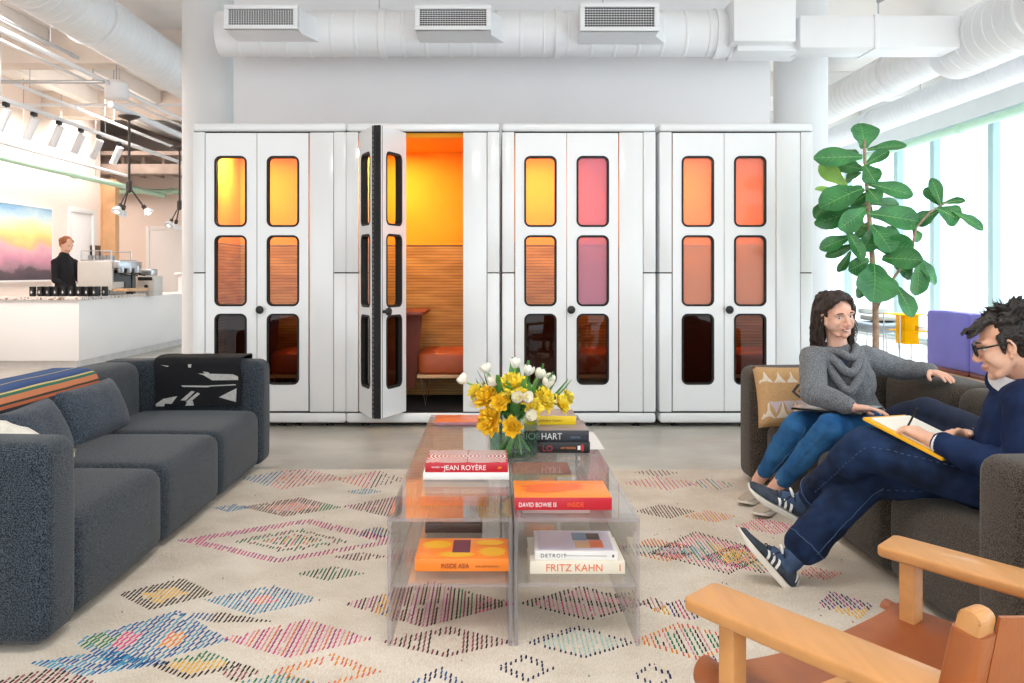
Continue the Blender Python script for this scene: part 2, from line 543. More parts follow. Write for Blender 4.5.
# ---------------------------------------------------------------- spiral ducts
def duct_mesh(p0, p1, r, step=.14, flange=()):
    bm = B()
    p0, p1 = V(p0), V(p1); L = (p1 - p0).length; n = max(2, int(L / step))
    pts, rs = [], []
    for i in range(n):
        for f, dr in ((0.0, 0), (.84, 0), (.88, .006), (.96, .006)):
            pts.append(p0 + (p1 - p0) * ((i + f) / n)); rs.append(r + dr)
    pts.append(p1); rs.append(r)
    tube(bm, pts, rs, 40)
    for t in flange:
        c = p0 + (p1 - p0) * t; d = (p1 - p0).normalized()
        tube(bm, [c - d * .03, c - d * .029, c + d * .029, c + d * .03], [r, r + .022, r + .022, r], 40)
    return bm
def hangers(parent, pts, z1=ZC):
    for (x, y, z) in pts:
        bm = B(); tube(bm, [(x, y, z), (x, y, z1)], .006, 6); obj('hanger_rod', bm, m_steel, parent)

t = thing('spiral_duct', 'large white round spiral duct crossing the upper left ceiling', 'duct')
obj('duct_pipe', duct_mesh((-4.25, 3.0, 3.92), (-4.25, 17.5, 3.92), .29, .15, (.2, .45, .7)), m_duct, t)
hangers(t, [(-4.25, 6, 4.2), (-4.25, 10, 4.2), (-4.25, 14, 4.2)])
t = thing('spiral_duct', 'white round duct with three grille boxes running above the booths', 'duct')
DY = 8.05
zc = CH + (273 - 34) * DY / FPX
obj('duct_pipe', duct_mesh((-2.42, DY, zc), (2.15, DY, zc), .2, .2, (.32, .66, .97)), m_duct, t)
bm = B(); prism(bm, [(2.15, zc - .2), (2.75, zc - .2), (2.62, zc + .2), (2.15, zc + .2)], DY - .2, DY + .2, 'y', bev=.01)
obj('duct_transition', bm, m_duct, t)
bm = B(); box(bm, (734 - VPX) * 7.7 / FPX, (796 - VPX) * 7.7 / FPX, 7.7, 8.35, CH + (273 - 41) * 7.7 / FPX, CH + (273 + 3) * 7.7 / FPX, .008)
obj('junction_box', bm, m_duct, t)
hangers(t, [(-1.0, DY, zc + .15), (1.0, DY, zc + .15)])
m_slot = mk('grille_shadow_metal', '#23282a', .6, var=.1)  # dark colour stands in for the shade inside the vent boxes
for px0, px1, py0, py1 in ((224, 298, 5, 29), (415, 491, 5, 30), (580, 659, 3, 31)):
    Y0 = 7.55
    x0, x1 = (px0 - VPX) * Y0 / FPX, (px1 - VPX) * Y0 / FPX
    z1, z0 = CH + (273 - py0) * Y0 / FPX, CH + (273 - py1) * Y0 / FPX
    bm = B()
    # hood tapering back to the pipe
    q = [[(x0, Y0, z0), (x1, Y0, z0), (x1, Y0, z1), (x0, Y0, z1)],
         [(x0, Y0 + .16, z0), (x1, Y0 + .16, z0), (x1, Y0 + .16, z1), (x0, Y0 + .16, z1)],
         [(x0 + .02, DY - .1, z0 - .03), (x1 + .16, DY - .1, z0 - .03), (x1 + .16, DY - .1, z1 - .03), (x0 + .02, DY - .1, z1 - .03)]]
    ring_loft(bm, q, False, True)
    # rim around the opening
    for a, b, c, d in ((x0, x1, z0, z0 + .035), (x0, x1, z1 - .035, z1), (x0, x0 + .04, z0 + .035, z1 - .035), (x1 - .04, x1, z0 + .035, z1 - .035)):
        box(bm, a, b, Y0 - .012, Y0 + .02, c, d, .003)
    bmesh.ops.recalc_face_normals(bm, faces=list(bm.faces))
    hood = obj('vent_box', bm, m_duct, t)
    bm = B()
    w, h = x1 - x0 - .08, z1 - z0 - .07
    for k in range(1, 26): box(bm, x0 + .04 + w * k / 26 - .0014, x0 + .04 + w * k / 26 + .0014, Y0 - .004, Y0 + .006, z0 + .035, z1 - .035)
    for k in range(1, 8): box(bm, x0 + .04, x1 - .04, Y0 - .006, Y0 + .004, z0 + .035 + h * k / 8 - .0018, z0 + .035 + h * k / 8 + .0018)
    g = obj('grille', bm, m_duct, hood)
    bm = B(); box(bm, x0 + .035, x1 - .035, Y0 + .03, Y0 + .035, z0 + .03, z1 - .03); obj('grille_shade_sheet', bm, m_slot, hood)
t = thing('rectangular_duct', 'flat sided white duct crossing above the right column', 'duct')
bm = B(); box(bm, 2.66, 4.05, 7.75, 8.1, CH + (273 - 48) * 7.75 / FPX, CH + (273 - 15) * 7.75 / FPX, .02); obj('duct_body', bm, m_duct, t)
bm = B(); box(bm, 3.3, 3.34, 7.74, 8.11, CH + 1.93, CH + 2.23, .005); obj('duct_flange', bm, m_duct, t)
hangers(t, [(3.4, 7.9, 3.4)])
t = thing('spiral_duct', 'thick round duct with collars in the upper right corner', 'duct')
bm = duct_mesh((4.3, 8.3, 3.26), (4.3, 3.0, 3.26), .27, .15, (.25, .55)); obj('duct_pipe', bm, m_duct, t)
bm = B(); ell(bm, (4.3, 8.3, 3.26), (.27, .2, .27), None, 28); obj('duct_end_cap', bm, m_duct, t)
hangers(t, [(4.3, 7.2, 3.5), (4.3, 5, 3.5)])
t = thing('spiral_duct', 'white round spiral duct beyond the right column, upper of the two', 'duct')
obj('duct_pipe', duct_mesh((5.2, 8.6, 3.78), (5.2, 20.5, 3.78), .26, .16, (.25, .6)), m_duct, t)
bm = B(); ell(bm, (5.2, 8.6, 3.78), (.26, .14, .26), None, 28); obj('duct_end_cap', bm, m_duct, t)
hangers(t, [(5.2, 11, 4.0), (5.2, 15, 4.0)])
t = thing('spiral_duct', 'slimmer white spiral duct beside the window wall', 'duct')
obj('duct_pipe', duct_mesh((6.2, 5.5, 3.64), (6.2, 20.5, 3.64), .19, .13, (.3, .6)), m_duct, t)
hangers(t, [(6.2, 9, 3.8), (6.2, 13, 3.8), (6.2, 17, 3.8)])

# ---------------------------------------------------------------- pipes
def pipe(name, label, cat, p0, p1, r, m, couplings=(), hg=()):
    t = thing(name, label, cat)
    bm = B(); tube(bm, [p0, p1], r, 16); obj('pipe_run', bm, m, t)
    for c in couplings:
        q = V(p0).lerp(V(p1), c); d = (V(p1) - V(p0)).normalized()
        bm = B(); tube(bm, [q - d * .06, q - d * .055, q + d * .055, q + d * .06], [r, r * 1.3, r * 1.3, r], 16); obj('coupling', bm, m, t)
    hangers(t, [tuple(V(p0).lerp(V(p1), h) + V((0, 0, r))) for h in hg])
    return t
pipe('sprinkler_pipe', 'pale green pipe running along the left wall above the painting', 'pipe', (-7.5, 3, 2.97), (-7.5, 20.6, 2.97), .055, m_green, (.45, .6, .75), (.5, .65, .8))
pipe('sprinkler_pipe', 'pale green pipe crossing the recess beyond the pendant lamp', 'pipe', (-10.5, 20.4, 3.05), (-4.0, 20.4, 3.05), .055, m_green, (.5,), (.3, .8))
pipe('sprinkler_pipe', 'pale green pipe running in front of the right hand windows', 'pipe', (6.85, 2, 3.31), (6.85, 20.6, 3.31), .06, m_green, (.3, .42, .6), (.35, .5))
pipe('conduit', 'thin dark pipe high up under the left ceiling', 'pipe', (-5.0, 4, 3.8), (-5.0, 10.9, 3.8), .02, m_steel, (.98,), (.9,))
pipe('conduit', 'thin white pipe above the track spotlights', 'pipe', (-6.2, 4, 3.66), (-6.2, 17.5, 3.66), .024, m_duct, (.5,), (.4, .6, .8))
pipe('conduit', 'thin white pipe just behind the big left duct', 'pipe', (-5.0, 4, 3.68), (-5.0, 17.5, 3.68), .03, m_duct, (), (.3, .6))
pipe('conduit', 'thin white pipe ending near the top of the pendant lamp', 'pipe', (-5.35, 4, 3.74), (-5.35, 17.5, 3.74), .02, m_duct, (), (.3, .6))
pipe('conduit', 'white pipe the pendant lamp hangs from', 'pipe', (-4.06, 9.6, 3.0), (-4.06, 17.5, 3.0), .035, m_duct, (), (.3, .6))
pipe('conduit', 'white rod sloping above the green pipe on the left', 'pipe', (-7.2, 11, 3.12), (-7.2, 17.8, 3.12), .03, m_duct, (), (.3, .6))
pipe('conduit', 'thin grey pipe crossing the upper left corner level', 'pipe', (-7.7, 11.4, 3.62), (-4.9, 11.4, 3.62), .022, m_steel, (), (.3,))
pipe('conduit', 'thin white pipe crossing level above the left soffit', 'pipe', (-7.7, 13.5, 3.72), (-4.3, 13.5, 3.72), .025, m_duct, (), (.6,))
pipe('conduit', 'slim grey strut by the ceiling above the flat duct', 'pipe', (3.35, 7.8, 3.55), (3.75, 7.2, 3.72), .018, m_steel)
# white cable box and strip lamp in the left ceiling
t = thing('ceiling_speaker', 'small white box hanging below the big left duct', 'speaker')
bm = B(); lathe(bm, [(.13, 0), (.15, .02), (.15, .2), (.1, .24)], 20, (-4.95, 11.9, 3.5)); obj('speaker_body', bm, m_duct, t)
hangers(t, [(-4.95, 11.9, 3.72)])

# ---------------------------------------------------------------- track lights
t = thing('lighting_track', 'white lighting track with spotlights over the cafe counter', 'track')
bm = B(); box(bm, -6.03, -5.97, 6, 17.5, 3.31, 3.36, .004); obj('track_rail', bm, m_duct, t)
hangers(t, [(-6, 8, 3.36), (-6, 11, 3.36), (-6, 14, 3.36)])
spl = ['left end of the picture', 'second from the left edge', 'third from the left edge', 'fourth from the left edge', 'fifth, next to the last', 'nearest the dark soffit']
spot0 = None
for i, px in enumerate((6, 34, 59, 81, 99, 119)):
    D = 6 * FPX / (VPX - px)
    if spot0 is None:
        spot0 = thing('track_spotlight', '', 'spotlight', (-6, D, 3.31))
        bm = B(); box(bm, -.02, .02, -.06, .06, -.05, 0, .004); tube(bm, [(0, 0, -.03), (-.01, 0, -.12)], .012, 8)
        obj('mount', bm, m_black, spot0)
        bm = B(); tube(bm, [(.03, -.02, -.08), (-.11, .03, -.34)], .055, 20); tube(bm, [(-.11, .03, -.34), (-.112, .031, -.345)], [.058, .058], 20)
        obj('lamp_head', bm, m_duct, spot0)
        s = spot0
    else:
        s = dup(spot0, (-6, D, 3.31))
    s['label'] = 'white cylinder spotlight on the ceiling track, ' + spl[i]
    s['group'] = 'spotlights on the ceiling track'

# ---------------------------------------------------------------- pendant lamps
m_bulb = glow('frosted_bulb', '#fff4e4', 5)
m_dark = mk('dark_bronze', '#4b423e', .45, metal=.4, var=.1)
def chandelier(loc, label, top, ang):
    t = thing('pendant_lamp', label, 'lamp', loc, ang)
    bm = B(); lathe(bm, [(.02, top - .05), (.07, top - .03), (.12, top - .01), (.12, top)], 20); obj('canopy', bm, m_dark, t)
    bm = B(); tube(bm, [(0, 0, .1), (0, 0, top)], .014, 8); lathe(bm, [(.01, -.02), (.035, 0), (.035, .1), (.01, .13)], 14); obj('stem', bm, m_dark, t)
    for k in range(3):
        a = 2 * PI * k / 3
        d = V((math.cos(a), math.sin(a), 0))
        bm = B(); tube(bm, [d * .02 + V((0, 0, .02)), d * .15 + V((0, 0, -.17))], .009, 8)
        arm = obj('arm', bm, m_dark, t)
        bm = B(); tube(bm, [d * .145 + V((0, 0, -.16)), d * .175 + V((0, 0, -.2))], .024, 12); obj('socket', bm, m_dark, arm)
        bm = B(); c = d * .2 + V((0, 0, -.235)); tube(bm, [d * .172 + V((0, 0, -.195)), d * .2 + V((0, 0, -.23)), d * .212 + V((0, 0, -.248))], [.025, .055, .062], 16); obj('lamp_shade', bm, m_duct, arm)
        bm = B(); ell(bm, c, (.03, .03, .03), None, 12); obj('bulb', bm, m_bulb, arm)
    return t
chandelier((-4.06, 10.1, 2.12), 'dark three armed pendant lamp hanging over the cafe counter', .84, .25)
chandelier((-4.36, 12.6, 2.1), 'farther pendant lamp half hidden by the left column', .86, .1)

# ---------------------------------------------------------------- painting
def m_paint_():
    m, nt, b = base_mat('watercolour_landscape')
    N, L = nt.nodes, nt.links
    tc = N.new('ShaderNodeTexCoord'); sp = N.new('ShaderNodeSeparateXYZ'); L.new(tc.outputs['UV'], sp.inputs[0])
    nz = N.new('ShaderNodeTexNoise'); nz.inputs['Scale'].default_value = 3.2; nz.inputs['Detail'].default_value = 6
    L.new(tc.outputs['UV'], nz.inputs['Vector'])
    ma = N.new('ShaderNodeMath'); ma.operation = 'MULTIPLY_ADD'; ma.inputs[1].default_value = .42
    L.new(nz.outputs['Fac'], ma.inputs[0]); L.new(sp.outputs[1], ma.inputs[2])
    sb = N.new('ShaderNodeMath'); sb.operation = 'SUBTRACT'; sb.inputs[1].default_value = .21
    L.new(ma.outputs[0], sb.inputs[0])
    rp = N.new('ShaderNodeValToRGB'); cr = rp.color_ramp
    st = [(0, '#4a4048'), (.12, '#5c4c54'), (.16, '#a5808c'), (.28, '#d493a8'), (.42, '#eab4bd'), (.5, '#f3c08a'), (.62, '#f7e08c'), (.76, '#f4ecc4'), (.86, '#c9dfe6'), (1, '#8fb9da')]
    while len(cr.elements) < len(st): cr.elements.new(.5)
    for e, (p, c) in zip(cr.elements, st): e.position = p
    for e, (p, c) in zip(cr.elements, st): e.color = col4(c)
    L.new(sb.outputs[0], rp.inputs[0]); L.new(rp.outputs[0], b.inputs['Base Color'])
    b.inputs['Roughness'].default_value = .7
    return m
t = thing('framed_painting', 'large pastel watercolour landscape on the left wall behind the barista', 'painting')
bm = B(); sheet(bm, lambda u, v: (XL + .045, 13.4 + u * 2.7, 1.08 + v * 1.25), 1, 1); obj('canvas', bm, m_paint_(), t)
bm = B()
for y0, y1, z0, z1 in ((13.37, 13.4, 1.05, 2.36), (16.1, 16.13, 1.05, 2.36), (13.4, 16.1, 1.05, 1.08), (13.4, 16.1, 2.33, 2.36), (13.4, 16.1, 1.08, 2.33)):
    box(bm, XL + .002, XL + (.055 if (z1 - z0 < .1 or y1 - y0 < .1) else .04), y0, y1, z0, z1)
obj('picture_frame', bm, m_counter, t)

# ---------------------------------------------------------------- cafe counter
def m_terr_():
    m, nt, b = base_mat('speckled_stone')
    N, L = nt.nodes, nt.links
    tc = N.new('ShaderNodeTexCoord'); vo = N.new('ShaderNodeTexVoronoi'); vo.inputs['Scale'].default_value = 38
    L.new(tc.outputs['Object'], vo.inputs['Vector'])
    rp = N.new('ShaderNodeValToRGB'); cr = rp.color_ramp
    cr.elements[0].color = col4('#8d6f63'); cr.elements[1].color = col4('#e8ddd6'); cr.elements[0].position = .15; cr.elements[1].position = .4
    L.new(vo.outputs['Color'], rp.inputs[0]); L.new(rp.outputs[0], b.inputs['Base Color']); b.inputs['Roughness'].default_value = .3
    return m
t = thing('cafe_counter', 'long white cafe counter with a speckled stone top', 'counter')
bm = B()
prism(bm, [(-7.4, 11.27), (-5.16, 11.27), (-5.16, 17.0), (-5.75, 17.0), (-5.75, 11.97), (-7.4, 11.97)], .1, .86, 'z', bev=.004); obj('counter_body', bm, m_counter, t)
bm = B(); prism(bm, [(-7.38, 11.32), (-5.21, 11.32), (-5.21, 17.0), (-5.7, 17.0), (-5.7, 11.9), (-7.38, 11.9)], 0, .1, 'z'); obj('toe_kick', bm, mk('kick_board', '#dcd6d2', .5), t)
bm = B(); prism(bm, [(-7.42, 11.24), (-5.13, 11.24), (-5.13, 13.6), (-5.77, 13.6), (-5.77, 12.0), (-7.42, 12.0)], .86, .9, 'z', bev=.004); obj('countertop', bm, m_terr_(), t)
t = thing('service_counter', 'taller bright white counter beyond the coffee machines', 'counter')
bm = B(); box(bm, -5.95, -5.05, 17.1, 18.1, 0, 1.17, .01); obj('counter_body', bm, m_counter, t)
bm = B(); box(bm, -6.0, -5.0, 17.05, 18.15, 1.17, 1.21, .008); obj('countertop', bm, m_counter, t)

# espresso machine, facing right
t = thing('espresso_machine', 'big pale espresso machine on the counter beside the barista', 'coffee machine')
x0 = (77 - VPX) * 12.1 / FPX; x1 = (112 - VPX) * 12.1 / FPX
m_mach = mk('machine_panel', '#d8d2ca', .35, var=.02)
bm = B(); box(bm, x0, x1, 12.1, 12.9, .96, 1.36, .02, 3); box(bm, x0 + .03, x1 - .12, 12.13, 12.87, .9, .97, .01); obj('housing', bm, m_mach, t)
bm = B(); box(bm, x0 + .02, x1 - .02, 12.15, 12.85, 1.36, 1.375, .004)
for yy in (12.16, 12.84): tube(bm, [(x0 + .03, yy, 1.37), (x0 + .03, yy, 1.5), (x1 - .04, yy, 1.5), (x1 - .04, yy, 1.37)], .01, 8)
obj('cup_rail', bm, m_steel, t)
for k in range(3):
    yy = 12.22 + .26 * k
    bm = B(); lathe(bm, [(.045, 1.2), (.05, 1.22), (.05, 1.3), (.03, 1.32)], 16, (x1 + .06, yy, 0)); gh = obj('group_head', bm, m_steel, t)
    bm = B(); tube(bm, [(x1 + .06, yy, 1.2), (x1 + .2, yy, 1.17)], .016, 8); obj('portafilter_handle', bm, m_black, gh)
bm = B(); box(bm, x1, x1 + .1, 12.12, 12.88, 1.26, 1.36, .01); obj('front_cowl', bm, m_steel, t)
bm = B(); box(bm, x1 + .01, x1 + .012, 12.14, 12.5, 1.08, 1.24); box(bm, x1 + .005, x1 + .012, 12.5, 12.86, .97, 1.24); obj('front_panel', bm, m_black, t)
bm = B(); box(bm, x1, x1 + .2, 12.12, 12.88, .95, .99, .006); obj('drip_tray', bm, m_wood, t)
bm = B()
for k in range(7):
    lathe(bm, [(.028, 1.376), (.04, 1.44), (.037, 1.44), (.026, 1.38)], 12, (x0 + .1 + .1 * (k % 4), 12.3 + .2 * (k // 4), 0))
for k in range(1):
    pass
o = obj('glass_stack', bm, m_steel, t)
# tablets on the machine
for k, px in enumerate((120, 131)):
    c = P(px, 266, 12.7)
    t = thing('tablet_screen', ('left' if k == 0 else 'right') + ' tilted tablet screen at the end of the coffee machine', 'screen')
    Mx = Matrix.Translation(c) @ Matrix.Rotation(math.radians(-22), 4, 'X')
    bm = B(); box(bm, -.07, .07, -.01, .01, -.09, .09, .006, mtx=Mx); obj('bezel', bm, m_steel, t)
    bm = B(); box(bm, -.058, .058, -.013, -.0095, -.078, .078, mtx=Mx); obj('display', bm, mk('display_%d' % k, '#c9cfd8', .2), t)
    bm = B(); tube(bm, [c + V((0, .02, 0)), V((c.x, c.y + .04, .9))], .012, 8); obj('stand', bm, m_black, t)
# coffee grinders
for k, px in enumerate((121, 130)):
    c = P(px, 297, 13.1); c.z = .9
    t = thing('coffee_grinder', ('black coffee grinder nearer the espresso machine' if k == 0 else 'black coffee grinder on the right of its pair'), 'grinder')
    bm = B(); box(bm, c.x - .06, c.x + .06, c.y - .08, c.y + .08, .9, 1.16, .012); obj('grinder_body', bm, m_black, t)
    bm = B(); lathe(bm, [(.035, 1.16), (.07, 1.22), (.075, 1.3), (.07, 1.31)], 16, (c.x, c.y, 0)); obj('hopper', bm, clear('smoked_hopper_%d' % k, '#7a6a60', .8), t)
    bm = B(); tube(bm, [(c.x, c.y - .08, 1.06), (c.x, c.y - .14, 1.02)], .015, 8); obj('spout', bm, m_steel, t)
# boiler unit
t = thing('water_boiler', 'pale square appliance with a dark dial right of the grinders', 'appliance')
a = P(140, 298, 13.6); b_ = P(158, 298, 13.6)
bm = B(); box(bm, a.x, b_.x, 13.45, 13.8, .86, 1.16, .012); obj('housing', bm, m_mach, t)
bm = B(); tube(bm, [((a.x + b_.x) / 2 + .02, 13.45, 1.0), ((a.x + b_.x) / 2 + .02, 13.42, 1.0)], .025, 16); obj('dial', bm, m_black, t)
bm = B(); box(bm, a.x + .03, b_.x - .03, 13.44, 13.452, 1.09, 1.14, .002); obj('control_strip', bm, m_black, t)
bm = B(); box(bm, a.x + .02, b_.x - .06, 13.5, 13.75, 1.16, 1.26, .01); obj('top_tray', bm, m_steel, t)
# small picture sign on the left wall above the machine
t = thing('wall_picture', 'small dark square picture on the wall above the coffee machine', 'picture')
bm = B(); box(bm, XL + .002, XL + .03, 18.0 - .35, 18.15, 1.3, 1.75, .004); obj('picture_frame', bm, m_dark, t)
bm = B(); box(bm, XL + .03, XL + .033, 17.75, 18.05, 1.42, 1.63); obj('picture_sheet', bm, mk('sheet_grey', '#9c8f88', .6), t)

# black mugs lined up on the counter
mug0 = None
mi_ = 0
for row, Y in enumerate((11.55, 11.75)):
    for k in range(9):
        x = -5.88 + k * .100 + row * .04
        if mug0 is None:
            mug0 = thing('coffee_mug', '', 'mug', (x, Y, .9))
            bm = B(); lathe(bm, [(.034, 0), (.040, .004), (.040, .125), (.037, .125), (.034, .01)], 18, caps=(True, True)); obj('mug_body', bm, m_black, mug0)
            bm = B(); tube(bm, [(.036, 0, .075), (.058, 0, .07), (.062, 0, .045), (.054, 0, .025), (.036, 0, .02)], .005, 6); obj('handle', bm, m_black, mug0)
            bm = B(); box(bm, -.014, .014, -.0415, -.039, .05, .057); box(bm, -.0035, .0035, -.0415, -.039, .035, .075); obj('mark', bm, m_counter, mug0)
            s = mug0
        else: s = dup(mug0, (x, Y, .9))
        s['label'] = 'black mug in the ' + ('front' if row == 0 else 'back') + ' row lined up on the cafe counter'
        s['group'] = 'black mugs on the cafe counter, ' + ('front' if row == 0 else 'back') + ' row'
# ---------------------------------------------------------------- phone booths
m_gap = mk('panel_gap_black', '#17171a', .8)
def m_slats_():
    m, nt, b = base_mat('orange_grooved_plywood')
    N, L = nt.nodes, nt.links
    tc = N.new('ShaderNodeTexCoord'); mp = N.new('ShaderNodeMapping'); mp.inputs['Scale'].default_value = (1, 1, 1)
    L.new(tc.outputs['Object'], mp.inputs[0])
    wv = N.new('ShaderNodeTexWave'); wv.bands_direction = 'Z'; wv.inputs['Scale'].default_value = 12; wv.inputs['Distortion'].default_value = .15
    L.new(mp.outputs[0], wv.inputs['Vector'])
    nz = N.new('ShaderNodeTexNoise'); nz.inputs['Scale'].default_value = 3; nz.inputs['Detail'].default_value = 5
    m2 = N.new('ShaderNodeMapping'); m2.inputs['Scale'].default_value = (1, 1, 9); L.new(tc.outputs['Object'], m2.inputs[0]); L.new(m2.outputs[0], nz.inputs['Vector'])
    rp = N.new('ShaderNodeValToRGB'); rp.color_ramp.elements[0].color = col4('#b07e36'); rp.color_ramp.elements[1].color = col4('#d2a050')
    rp.color_ramp.elements[0].position = .35; rp.color_ramp.elements[1].position = .65
    L.new(nz.outputs['Fac'], rp.inputs[0])
    r2 = N.new('ShaderNodeValToRGB'); r2.color_ramp.elements[0].color = (.45, .45, .45, 1); r2.color_ramp.elements[1].color = (1, 1, 1, 1)
    r2.color_ramp.elements[0].position = .02; r2.color_ramp.elements[1].position = .16
    L.new(wv.outputs['Fac'], r2.inputs[0])
    mx = N.new('ShaderNodeMix'); mx.data_type = 'RGBA'; mx.blend_type = 'MULTIPLY'; mx.inputs[0].default_value = 1
    L.new(rp.outputs[0], mx.inputs[6]); L.new(r2.outputs[0], mx.inputs[7]); L.new(mx.outputs[2], b.inputs['Base Color'])
    b.inputs['Roughness'].default_value = .5
    return m
m_slats = m_slats_()
m_felt = mk('orange_felt', '#f5a628', .9, var=.05, vs=3, bump=.2, bs=200)
m_felt_r = mk('coral_felt', '#ea9758', .9, var=.05, vs=3, bump=.2, bs=200)
m_felt_p = mk('pink_felt', '#e8a0b4', .9, var=.04, vs=3, bump=.2, bs=200)
m_leath_o = mk('rust_leather', '#b4532a', .5, var=.08, vs=6, bump=.1, bs=120)
m_redw = mk('dark_red_laminate', '#7d3420', .5, var=.08)
m_carpet = mk('black_carpet', '#18181b', .95, var=.2, vs=60, bump=.5, bs=400)
m_pane_clear = clear('clear_pane', '#f6efe6', 1.2)
m_pane_dark = clear('smoked_pane', '#a2938a', .9)
m_pane_pink_refl = clear('rose_reflection_pane', '#e6a6c8', 1.2, face=.55, facecol='#cf9cba')  # pink reflection put into the tint and face colour of the glass
m_pane_peach_refl = clear('peach_reflection_pane', '#f2c3a8', 1.2, face=.4, facecol='#eeb8a0')  # peach reflection painted in as pane colour
m_diff = glow('booth_lamp_diffuser', '#ffc46a', 3)
BZ0, BZ1 = .12, 2.297        # between base and roof
PW = .4
wins = [(1.562, 2.107), (.945, 1.49), (.335, .88)]

def leaf(parent, W, panes, mtx, knob=None, edge=False):
    """one folding door leaf built in its own frame: x along the leaf, y into the booth"""
    z0, z1 = BZ0 + .006, BZ1 - .008
    wx0, wx1 = W / 2 - .122, W / 2 + .122
    if knob == 'l': wx0, wx1 = .078, W - .075
    else: wx0, wx1 = .073, W - .08
    bm = B()
    holes = sorted([(a, b) for a, b in wins])
    T = .045
    # rails and stiles with rounded holes: bridge each hole ring to its cell
    cells = []
    cuts = [z0, .9075, 1.526, z1]
    rr = .045
    for (a, b), c0, c1 in zip(holes, cuts[:-1], cuts[1:]):
        inner = rrect(wx0, wx1, a, b, rr, 6)
        n = len(inner)
        outer = []
        q = n // 4
        cor = [(W, c1), (0, c1), (0, c0), (W, c0)]
        for s in range(4):
            for k in range(q): 
                x, z = inner[s * q + k]
                # project on the cell corner region
                cx, cz = cor[s]
                f = k / (q - 1)
                if s == 0: outer.append((W, z) if f < .5 else (x, c1) if f > .5 else (W, c1))
                if s == 1: outer.append((x, c1) if f < .5 else (0, z) if f > .5 else (0, c1))
                if s == 2: outer.append((0, z) if f < .5 else (x, c0) if f > .5 else (0, c0))
                if s == 3: outer.append((x, c0) if f < .5 else (W, z) if f > .5 else (W, c0))
        for y, flip in ((0, False), (T, True)):
            vi = [bm.verts.new((x, y, z)) for x, z in inner]
            vo = [bm.verts.new((x, y, z)) for x, z in outer]
            for i in range(n):
                j = (i + 1) % n
                f = (vo[i], vo[j], vi[j], vi[i])
                bm.faces.new(f if flip else f[::-1])
            if y == 0: keep = vi
            else:
                for i in range(n):
                    j = (i + 1) % n
                    bm.faces.new((keep[i], keep[j], vi[j], vi[i]))
    bmesh.ops.remove_doubles(bm, verts=list(bm.verts), dist=1e-5)
    # outer rim
    for x0, x1 in ((0, .0005), (W - .0005, W)): box(bm, x0, x1, 0, T, z0, z1)
    for a, b in ((z0, z0 + .0005), (z1 - .0005, z1)): box(bm, 0, W, 0, T, a, b)
    bmesh.ops.recalc_face_normals(bm, faces=list(bm.faces))
    bmesh.ops.transform(bm, matrix=mtx, verts=list(bm.verts))
    d = obj('door_leaf', bm, m_white, parent, smooth=30)
    for (a, b), pm in zip(wins, panes):
        bm = B()
        o_ = rrect(wx0 - .004, wx1 + .004, a - .004, b + .004, rr + .004, 6); i_ = rrect(wx0 + .011, wx1 - .011, a + .011, b - .011, rr - .011, 6)
        n = len(o_)
        prof = [(o_, -.004), (i_, -.004), (i_, T + .004), (o_, T + .004)]
        L_ = [[bm.verts.new((x, y, z)) for x, z in pl] for pl, y in prof]
        for s in range(4):
            A, Bb = L_[s], L_[(s + 1) % 4]
            for i in range(n):
                j = (i + 1) % n
                bm.faces.new((A[i], A[j], Bb[j], Bb[i]))
        bmesh.ops.recalc_face_normals(bm, faces=list(bm.faces))
        bmesh.ops.transform(bm, matrix=mtx, verts=list(bm.verts))
        g = obj('window_gasket', bm, m_rubber, d, smooth=30)
        bm = B(); 
        vs = [bm.verts.new((x, T * .5, z)) for x, z in i_]; bm.faces.new(vs)
        bmesh.ops.transform(bm, matrix=mtx, verts=list(bm.verts))
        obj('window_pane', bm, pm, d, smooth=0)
    if knob:
        kx = .03
        bm = B()
        lathe(bm, [(.012, 0), (.012, .02), (.026, .03), (.032, .045), (.026, .06), (.01, .066)], 18)
        bmesh.ops.transform(bm, matrix=mtx @ Matrix.Translation((kx, 0, .915)) @ Matrix.Rotation(PI / 2, 4, 'X'), verts=list(bm.verts))
        obj('knob', bm, m_black, d)
    if edge:
        bm = B()
        ex = (-.018, 0) if edge == 'l' else (W, W + .018)
        box(bm, ex[0], ex[1], .002, T + .025, z0, z1, .004, mtx=mtx)
        for k in range(60):
            zz = z0 + .03 + k * (z1 - z0 - .06) / 60
            box(bm, ex[0] - .003, ex[1] + .003, .012, T + .014, zz, zz + .012, 0, mtx=mtx)
        obj('edge_gasket', bm, m_rubber, d)
    return d

